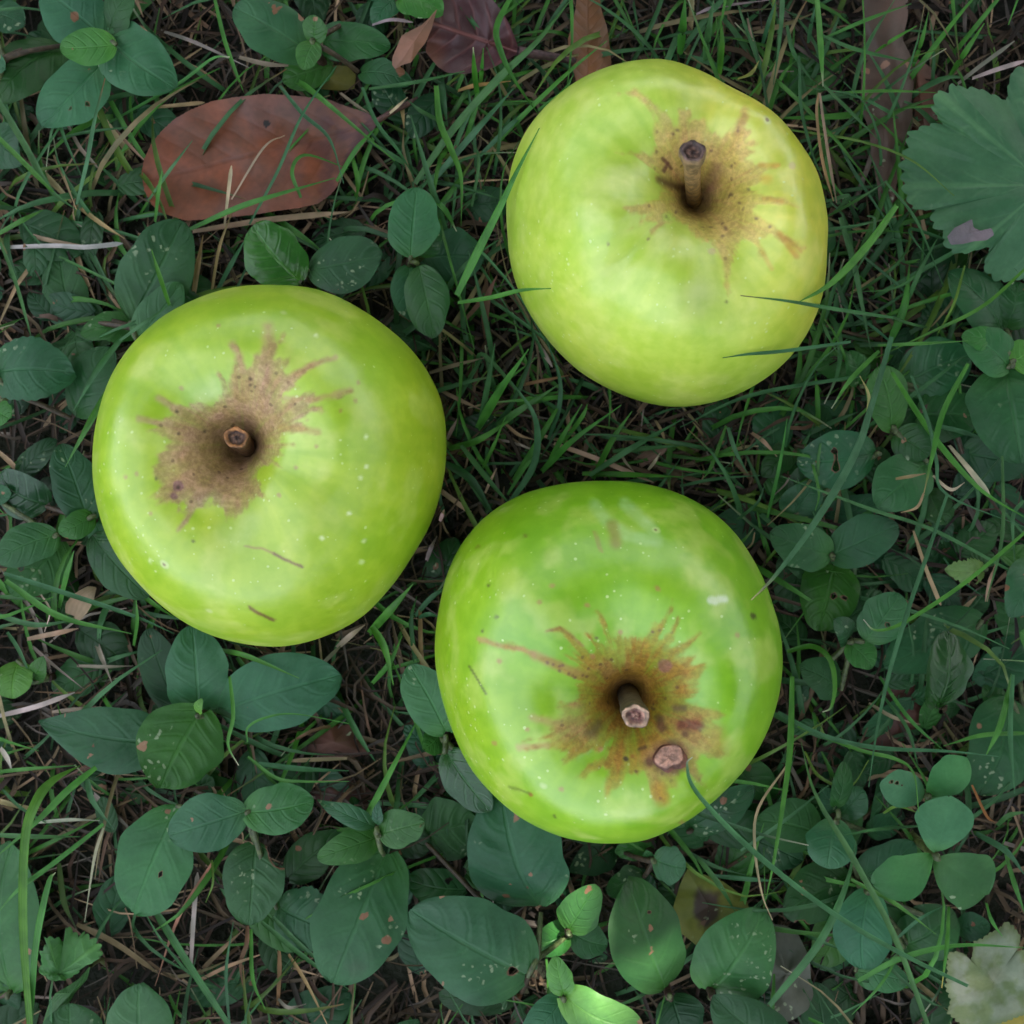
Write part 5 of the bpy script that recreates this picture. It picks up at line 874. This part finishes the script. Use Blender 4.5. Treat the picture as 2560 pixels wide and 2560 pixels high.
T_('D',[(690,-20),(560,150),(410,400)],42,GB,(20,22)); T_('D',[(620,260),(500,470),(365,715)],46,GG,(22,24),label='grass blade lying over the dark leaves left of the left apple'); T_('D',[(20,1310),(330,1410),(750,1550),(980,1650)],36,GB,(18,14),label='thin grass blade running under the lower left of the left apple'); T_('D',[(30,1350),(330,1550),(740,1650)],46,GG,(16,12)); T_('D',[(330,1510),(370,1330),(415,1185)],46,GG,(10,24),label='short upright grass tip below the holed leaf at the left'); T_('D',[(750,1720),(770,1580),(765,1460)],32,GG,(8,22)); T_('D',[(760,1400),(860,1480),(980,1560)],34,GG,(14,10)); T_('D',[(1240,1740),(1400,1780),(1680,1900)],38,GG,(14,22),label='bright grass blade just under the bottom of the left apple'); T_('D',[(-30,1540),(200,1600),(430,1570)],40,GB,(10,12)); T_('D',[(-30,1440),(150,1450),(400,1470)],34,GB,(8,10))
T_('D',[(230,1430),(280,1520),(250,1640)],14,(.40,.33,.24),(14,12),straw=True); T_('D',[(150,1680),(300,1650),(440,1620)],38,TAN,(9,11),straw=True,label='tan straw curl at the left below the left apple',name='straw',cat='straw',taper=.3); T_('D',[(180,1720),(270,1800),(470,1960)],26,GRY,(5,6),straw=True); T_('D',[(520,1640),(570,1780),(630,1930)],36,(.27,.21,.14),(5,7),straw=True); T_('D',[(430,1830),(600,1835),(750,1830)],26,(.24,.21,.13),(7,8),straw=True); T_('D',[(40,1640),(110,1750),(190,1932)],30,GB,(8,10)); T_('D',[(1330,1780),(1380,1850),(1430,1932)],36,GG,(8,6)); T_('D',[(1780,1850),(1870,1760),(1932,1700)],30,GRY,(6,8),straw=True); T_('D',[(830,1640),(900,1720),(1000,1790)],28,GB,(6,8))
T_('E',[(770,500),(900,280),(1060,50)],72,GG,(8,26),label='broad bright grass blade standing in the gap between all three apples',taper=.7); T_('E',[(785,470),(830,250),(870,20)],44,GB,(8,18)); T_('E',[(680,590),(820,770),(970,940)],42,GB,(12,14)); T_('E',[(880,480),(1000,400),(1230,250)],52,GB,(8,16)); T_('E',[(950,920),(1080,720),(1110,550),(1080,400),(960,230)],52,GB,(8,12,16,20,22),label='curved blue green grass blade above the lowest apple'); T_('E',[(1130,740),(1300,570),(1580,365)],54,GG,(8,20),label='bright grass blade slanting up towards the bottom of the upper apple',taper=.7); T_('E',[(590,690),(740,790),(870,1000)],64,(.025,.10,.022),(10,8)); T_('E',[(720,1100),(810,1060),(920,1025)],34,GB,(8,10)); T_('E',[(1170,560),(1230,380),(1230,200),(1150,-20)],36,GB,(8,14)); T_('E',[(160,1650),(280,1520),(410,1370)],62,GG,(10,24),label='grass blade poking up right of the left apple low down'); T_('E',[(180,1610),(250,1730),(300,1940)],54,GG,(14,10)); T_('E',[(610,610),(780,560),(1000,420)],50,GG,(6,12)); T_('E',[(760,150),(800,80),(950,230),(1060,380)],34,GB,(6,12)); T_('E',[(1160,720),(1240,560),(1360,360)],40,GG,(6,16)); T_('E',[(1400,760),(1650,600),(1932,440)],44,GB,(10,14)); T_('E',[(1530,625),(1700,610),(1950,590)],40,GB,(9,12)); T_('E',[(1360,750),(1600,755),(1932,770)],44,GG,(6,9)); T_('E',[(1420,780),(1530,560),(1640,400)],44,GG,(8,16)); T_('E',[(800,720),(860,600),(930,430)],30,GG,(8,14)); T_('E',[(1250,580),(1360,430),(1390,360)],34,GG,(8,14)); T_('E',[(940,870),(1050,700),(1130,640)],30,GG,(6,10)); T_('E',[(440,1930),(400,1600),(430,1440)],36,(.02,.085,.02),(6,12)); T_('E',[(180,1930),(280,1810),(350,1660)],40,GG,(6,12)); T_('E',[(440,1560),(500,1540),(560,1560)],34,GB,(8,10)); T_('E',[(420,1550),(520,1440),(620,1380)],40,GB,(6,10))
T_('E',[(1200,580),(1450,670),(1760,800)],38,TAN,(6,8),straw=True,label='tan straw lying in the bare gap above the lowest apple',name='straw',cat='straw',taper=.2); T_('E',[(560,280),(680,340),(790,390)],32,(.21,.15,.10),(7,7),straw=True); T_('E',[(500,185),(650,140),(810,100)],32,(.21,.15,.10),(7,8),straw=True); T_('E',[(450,1500),(455,1750),(480,1950)],34,(.24,.16,.10),(7,8),straw=True,label='brown straw standing left of the lowest apple',name='straw',cat='straw',taper=.15); T_('E',[(485,1240),(510,1170),(545,1100)],34,GRY,(8,10),straw=True); T_('E',[(1010,255),(1130,230),(1300,195)],28,(.18,.11,.06),(5,7),straw=True); T_('E',[(930,470),(1000,530),(1090,560)],26,TAN,(6,8),straw=True); T_('E',[(560,1020),(575,980),(585,950)],30,(.40,.30,.26),(10,12),straw=True); T_('E',[(815,860),(850,780),(880,720)],22,(.36,.27,.22),(8,12),straw=True); T_('E',[(1770,450),(1810,520),(1830,590)],26,TAN,(6,9),straw=True); T_('E',[(1570,610),(1600,680),(1660,750)],22,GRY,(8,8),straw=True); T_('E',[(600,560),(630,500),(660,440)],30,(.30,.22,.17),(6,10),straw=True); T_('E',[(1730,730),(1770,680),(1800,630)],24,(.36,.33,.28),(10,12),straw=True); T_('E',[(-20,1730),(60,1660),(140,1600)],44,(.34,.28,.23),(8,10),straw=True)

# density of the short sward, measured over the photo: (u, v, radius, weight)
DEN = [(1180,420,260,1.3),(1250,1080,240,1.3),(1700,1080,200,.8),(2050,350,260,1.2),(2120,700,260,1.3),(1950,1150,230,.8),(350,520,260,.7),(700,200,300,.5),(150,600,200,.6),(1000,900,160,.9),(1050,1650,180,.7),(250,1500,200,.6),(700,1900,220,.35),(200,2050,220,.5),(1950,1900,300,.45),(2300,1200,260,.5),(2200,1750,200,.4),(500,2400,260,.25),(1900,2350,300,.35),(2450,400,200,.5),(2400,2200,200,.3),(1650,60,260,.9)]
def density(u, v):
    d = .10
    for a, b, r, w_ in DEN: d += w_*math.exp(-((u-a)**2+(v-b)**2)/(r*r))
    if not (-100 < u < 2660 and -100 < v < 2660): d = max(d, .8)
    return d
def free(P3):
    for p in P3:
        if inside(p, .001): return False
        u, v = proj(p)
        for ap in APPLES.values():
            if p[2] > .022 and math.hypot(u-ap.cpx[0], v-ap.cpx[1]) < 420: return False
    return True
cnt = 0
for _ in range(13000):
    u, v = random.uniform(-900, 3460), random.uniform(-900, 3460)
    if random.random() > density(u, v)*.62: continue
    p0 = unproj(u, v, 0); L = random.uniform(.014, .042)*random.choice([.6, 1, 1, 1.3]); a = random.gauss(R(60), 1.0) if random.random() < .6 else random.uniform(0, 6.28)
    hgt = L*random.uniform(.10, .45); b = a+random.gauss(0, .35)
    d0 = np.array([math.cos(a), math.sin(a), 0]); d1 = np.array([math.cos(b), math.sin(b), 0]); run = math.sqrt(max(L*L-hgt*hgt, 1e-6))
    P3 = [p0+[0, 0, -.001], p0+d0*run*.30+[0, 0, hgt*.75], p0+d0*run*.5+d1*run*.18+[0, 0, hgt], p0+d0*run*.5+d1*run*.5+[0, 0, hgt*random.uniform(.5, 1.0)]]
    if not free(P3): continue
    k = random.random(); base = GB if k < .46 else GG if k < .82 else GY if k < .92 else (.24,.21,.10); m = random.uniform(.55, 1.2)
    blade(grass, P3, random.uniform(.0008, .0018), [c*m for c in base], PALE if random.random() < .14 else (.22,.13,.06) if random.random() < .12 else None, 8, random.uniform(-.6, .6), random.uniform(.4, .8)); cnt += 1
# coarser turf carrying on outside the frame
for _ in range(9000):
    r_ = .25+1.0*random.random()**1.5; a = random.uniform(0, 6.283); x, y = r_*math.cos(a), r_*math.sin(a)
    if abs(x) < .2 and abs(y) < .2: continue
    L = random.uniform(.03, .07)*(1+r_); a = random.uniform(0, 6.28); hgt = L*random.uniform(.15, .5); d0 = np.array([math.cos(a), math.sin(a), 0]); p0 = np.array([x, y, -.002])
    base = GB if random.random() < .5 else GG if random.random() < .8 else GY; m = random.uniform(.55, 1.2)
    blade(grass, [p0, p0+d0*L*.5+[0, 0, hgt], p0+d0*L+[0, 0, hgt*.7]], random.uniform(.0016, .003)*(1+r_), [c*m for c in base], None, 4, random.uniform(-.5, .5), .6)
# dead thatch under the sward
for _ in range(6400):
    if random.random() < .8: u, v = random.uniform(-150, 2710), random.uniform(-150, 2710)
    else: u, v = random.uniform(-900, 3460), random.uniform(-900, 3460)
    p0 = unproj(u, v, 0); L = random.uniform(.008, .034); a = random.uniform(0, 6.28); b = a+random.gauss(0, .6)
    z0 = random.uniform(-.001, .0045); z1 = random.uniform(-.001, .0065)
    P3 = [p0+[0, 0, z0], p0+np.array([math.cos(a), math.sin(a), 0])*L*.5+[0, 0, max(z0, z1)+.001], p0+np.array([math.cos(a)*.5+math.cos(b)*.5, math.sin(a)*.5+math.sin(b)*.5, 0])*L+[0, 0, z1]]
    if inside(P3[1]) or inside(P3[2]): continue
    base = random.choice([TAN, TAN, GRY, (.15,.095,.055), (.11,.065,.04), (.09,.06,.045), (.20,.14,.085)]); m = random.uniform(.08, .48) if random.random() > (.16 if u < 900 else .07) else random.uniform(.9, 1.35)  # most strands darkened, so the shade of the gaps is in their colour
    blade(thatch, P3, random.choice([.0004, .0005, .0007, .0010, .0014]), [c*m for c in base], None, 6, random.uniform(-.8, .8), .3)
tag(grass.build('grass', M_grass), 'short green lawn grass between the apples and plants', 'grass', kind='stuff')
tag(thatch.build('dry_thatch', M_straw), 'dead straw and thatch lying on the dark soil', 'dry grass', kind='stuff')
# low leaf litter and seedlings nobody could count
cover = MB(); COV = [(150,250,260,.8),(120,900,240,1.),(150,1350,220,1.),(350,800,180,.5),(300,2000,300,.35),(1350,2300,420,.9),(1950,2250,420,1.),(2350,1350,320,1.),(2400,900,260,1.),(2400,1800,260,.7),(1050,1950,260,.6),(900,100,200,.6),(2150,1250,220,.6),(600,2450,260,.4),(950,620,160,.5)]
for _ in range(2300):
    u, v = random.uniform(-900, 3460), random.uniform(-900, 3460); d = .03
    for a, b, r, w_ in COV: d += w_*math.exp(-((u-a)**2+(v-b)**2)/(r*r))
    if not (-60 < u < 2620 and -60 < v < 2620): d = .8
    if random.random() > d*.75: continue
    z = random.uniform(.002, .008); L = random.uniform(.008, .019); a = random.uniform(0, 6.28)
    p0 = unproj(u, v, z); p1 = p0+[L*math.cos(a), L*math.sin(a), random.uniform(-.002, .002)]
    if inside(p0, .001) or inside(p1, .001): continue
    seedc[0] += 1; vv, f, uv_, bi = leaf_geo(p0, p1, L*random.uniform(.5, .75), random.choice(['ov', 'ov', 'el', 'ro']), seedc[0], fold=random.uniform(.1, .35), arch=random.uniform(.05, .15), nu=12, nv=7, cord=.05, roll=random.uniform(-.3, .3))
    c = vary(TONE[random.choice('dxxbg')], .2); cover.add(vv, f, [*[q_*.8 for q_ in c], random.choice([.05, .15, .3])], uv_, bi)  # tone darkened, deepening the shaded gaps by colour
tag(cover.build('ground_cover', M_leaf), 'low dim leaves carpeting the soil under the plants', 'ground cover', kind='stuff')
# crumbs of soil and bark
crumb = MB(); 
for _ in range(1600):
    u, v = random.uniform(-100, 2660), random.uniform(-100, 2660); p = unproj(u, v, .001); r = random.choice([.0006, .0009, .0013, .002])
    vv = np.array([(1,0,0),(-.5,.8,.1),(-.5,-.8,0),(0,.1,.9),(.1,0,-.9)])*r*(.6+.8*rng.random((5, 3)))+p
    crumb.add(vv, np.array([(0,1,3),(1,2,3),(2,0,3),(1,0,4),(2,1,4),(0,2,4)]), np.array(random.choice([(.03,.02,.014),(.05,.033,.022),(.10,.06,.045),(.015,.012,.01),(.14,.10,.07)])))
tag(crumb.build('soil_crumbs', M_stem, smooth_=False), 'crumbs of soil and bark between the thatch', 'crumbs', kind='stuff')

# ------------------------------------------------------------------ the apple tree that shades the lawn (unseen; leaves laid out to shape the light)
FLECK = at('H', 1400, 1590, .020)                    # the one spot the sun reaches through a gap in the crown
tr = empty('apple_tree', (1.9, 2.1, 0)); tag(tr, 'unseen apple tree beyond the frame, its crown shaped to shade the fallen apples', 'tree')
cr = MB(); NL = 5300
dr = rng.normal(size=(NL, 3)); dr[:, 2] = np.abs(dr[:, 2])*.9+.01; dr /= np.linalg.norm(dr, axis=1, keepdims=True)
C_ = dr*(1.0+1.3*rng.random((NL, 1))**.8)  # leaf dome round the whole scene, placed to dim the sky
oa = np.arctan2(dr[:, 1], dr[:, 0]) % (2*np.pi); el_ = np.arcsin(dr[:, 2])
wob_ = 10*np.sin(oa*7)+8*np.sin(oa*3+el_*9)
opening = (np.abs(np.degrees(oa)-213) < 68+wob_) & (np.degrees(el_) < 86+wob_)        # gap left in the crown so sky sheen falls on the apples
C_ = C_[~opening & (C_[:, 2] > .03)]
nb_ = 2600; hb = .55+.42*rng.random(nb_); rb = .36*np.sqrt(rng.random(nb_)); ab = rng.random(nb_)*6.283      # extra leaves added in the sun's path to block direct sun
C_ = np.vstack([C_, np.stack([SUN.x*hb/SUN.z+rb*np.cos(ab), SUN.y*hb/SUN.z+rb*np.sin(ab), hb], 1)])
tt = (C_[:, 2]-FLECK[2])/SUN.z; hx = C_[:, 0]-SUN.x*tt-FLECK[0]; hy = C_[:, 1]-SUN.y*tt-FLECK[1]
n = len(C_); a = rng.random(n)*6.28; far = np.linalg.norm(C_, axis=1); l = (.075+.04*rng.random(n))*np.clip(far/1.1, .9, 1.9)
l = np.where(np.hypot(C_[:, 0]-SUN.x*C_[:, 2]/SUN.z, C_[:, 1]-SUN.y*C_[:, 2]/SUN.z) < .5, np.minimum(l, .10), l)[:, None]
kp = np.hypot(hx, hy*1.1) > .0102+.0040*tt+.44*l[:, 0]; C_ = C_[kp]; a = a[kp]; l = l[kp]; n = len(C_)
X = np.stack([np.cos(a), np.sin(a), rng.normal(0, .5, n)], 1)*l; Yv = np.stack([-np.sin(a), np.cos(a), rng.normal(0, .5, n)], 1)*l*.3; dz = np.array([0, 0, -.008])
vv = np.stack([C_-X*.5, C_-X*.15+Yv, C_+X*.2+Yv*.85, C_+X*.5, C_+X*.2-Yv*.85, C_-X*.15-Yv, C_-X*.15+dz, C_+X*.2+dz], 1).reshape(-1, 3)
o8 = (np.arange(n)*8)[:, None, None]
cr.add(vv, (o8+np.array([(0,1,6),(3,7,2),(0,6,5),(3,4,7)])[None]).reshape(-1, 3), (.05,.11,.03)); cr.f.append((o8+np.array([(6,1,2,7),(5,6,7,4)])[None]).reshape(-1, 4))
M_crown = blade_material('tree_foliage', .45, .1, 0.)
cr.build('crown', M_crown, tr, loc=(1.9, 2.1, 0))
tk = MB(); tube(tk, catmull([(1.9,2.1,-.05),(1.88,2.08,.4),(1.8,2.0,.9),(1.6,1.9,1.7)], 10), np.linspace(.12, .05, 10), (.10,.08,.06), 12, wob=.1); tk.build('trunk', M_stem, tr, loc=(1.9, 2.1, 0))
for e in [(.3,.5,1.15),(1.2,.4,1.3),(.4,1.6,1.3),(-.2,.9,1.4)]:
    tk = MB(); tube(tk, catmull([(1.8,2.0,.9),((1.8+e[0])/2,(2+e[1])/2,1.25),e], 9), np.linspace(.045, .008, 9), (.10,.08,.06), 8, wob=.1); tk.build('branch', M_stem, tr, loc=(1.9, 2.1, 0))
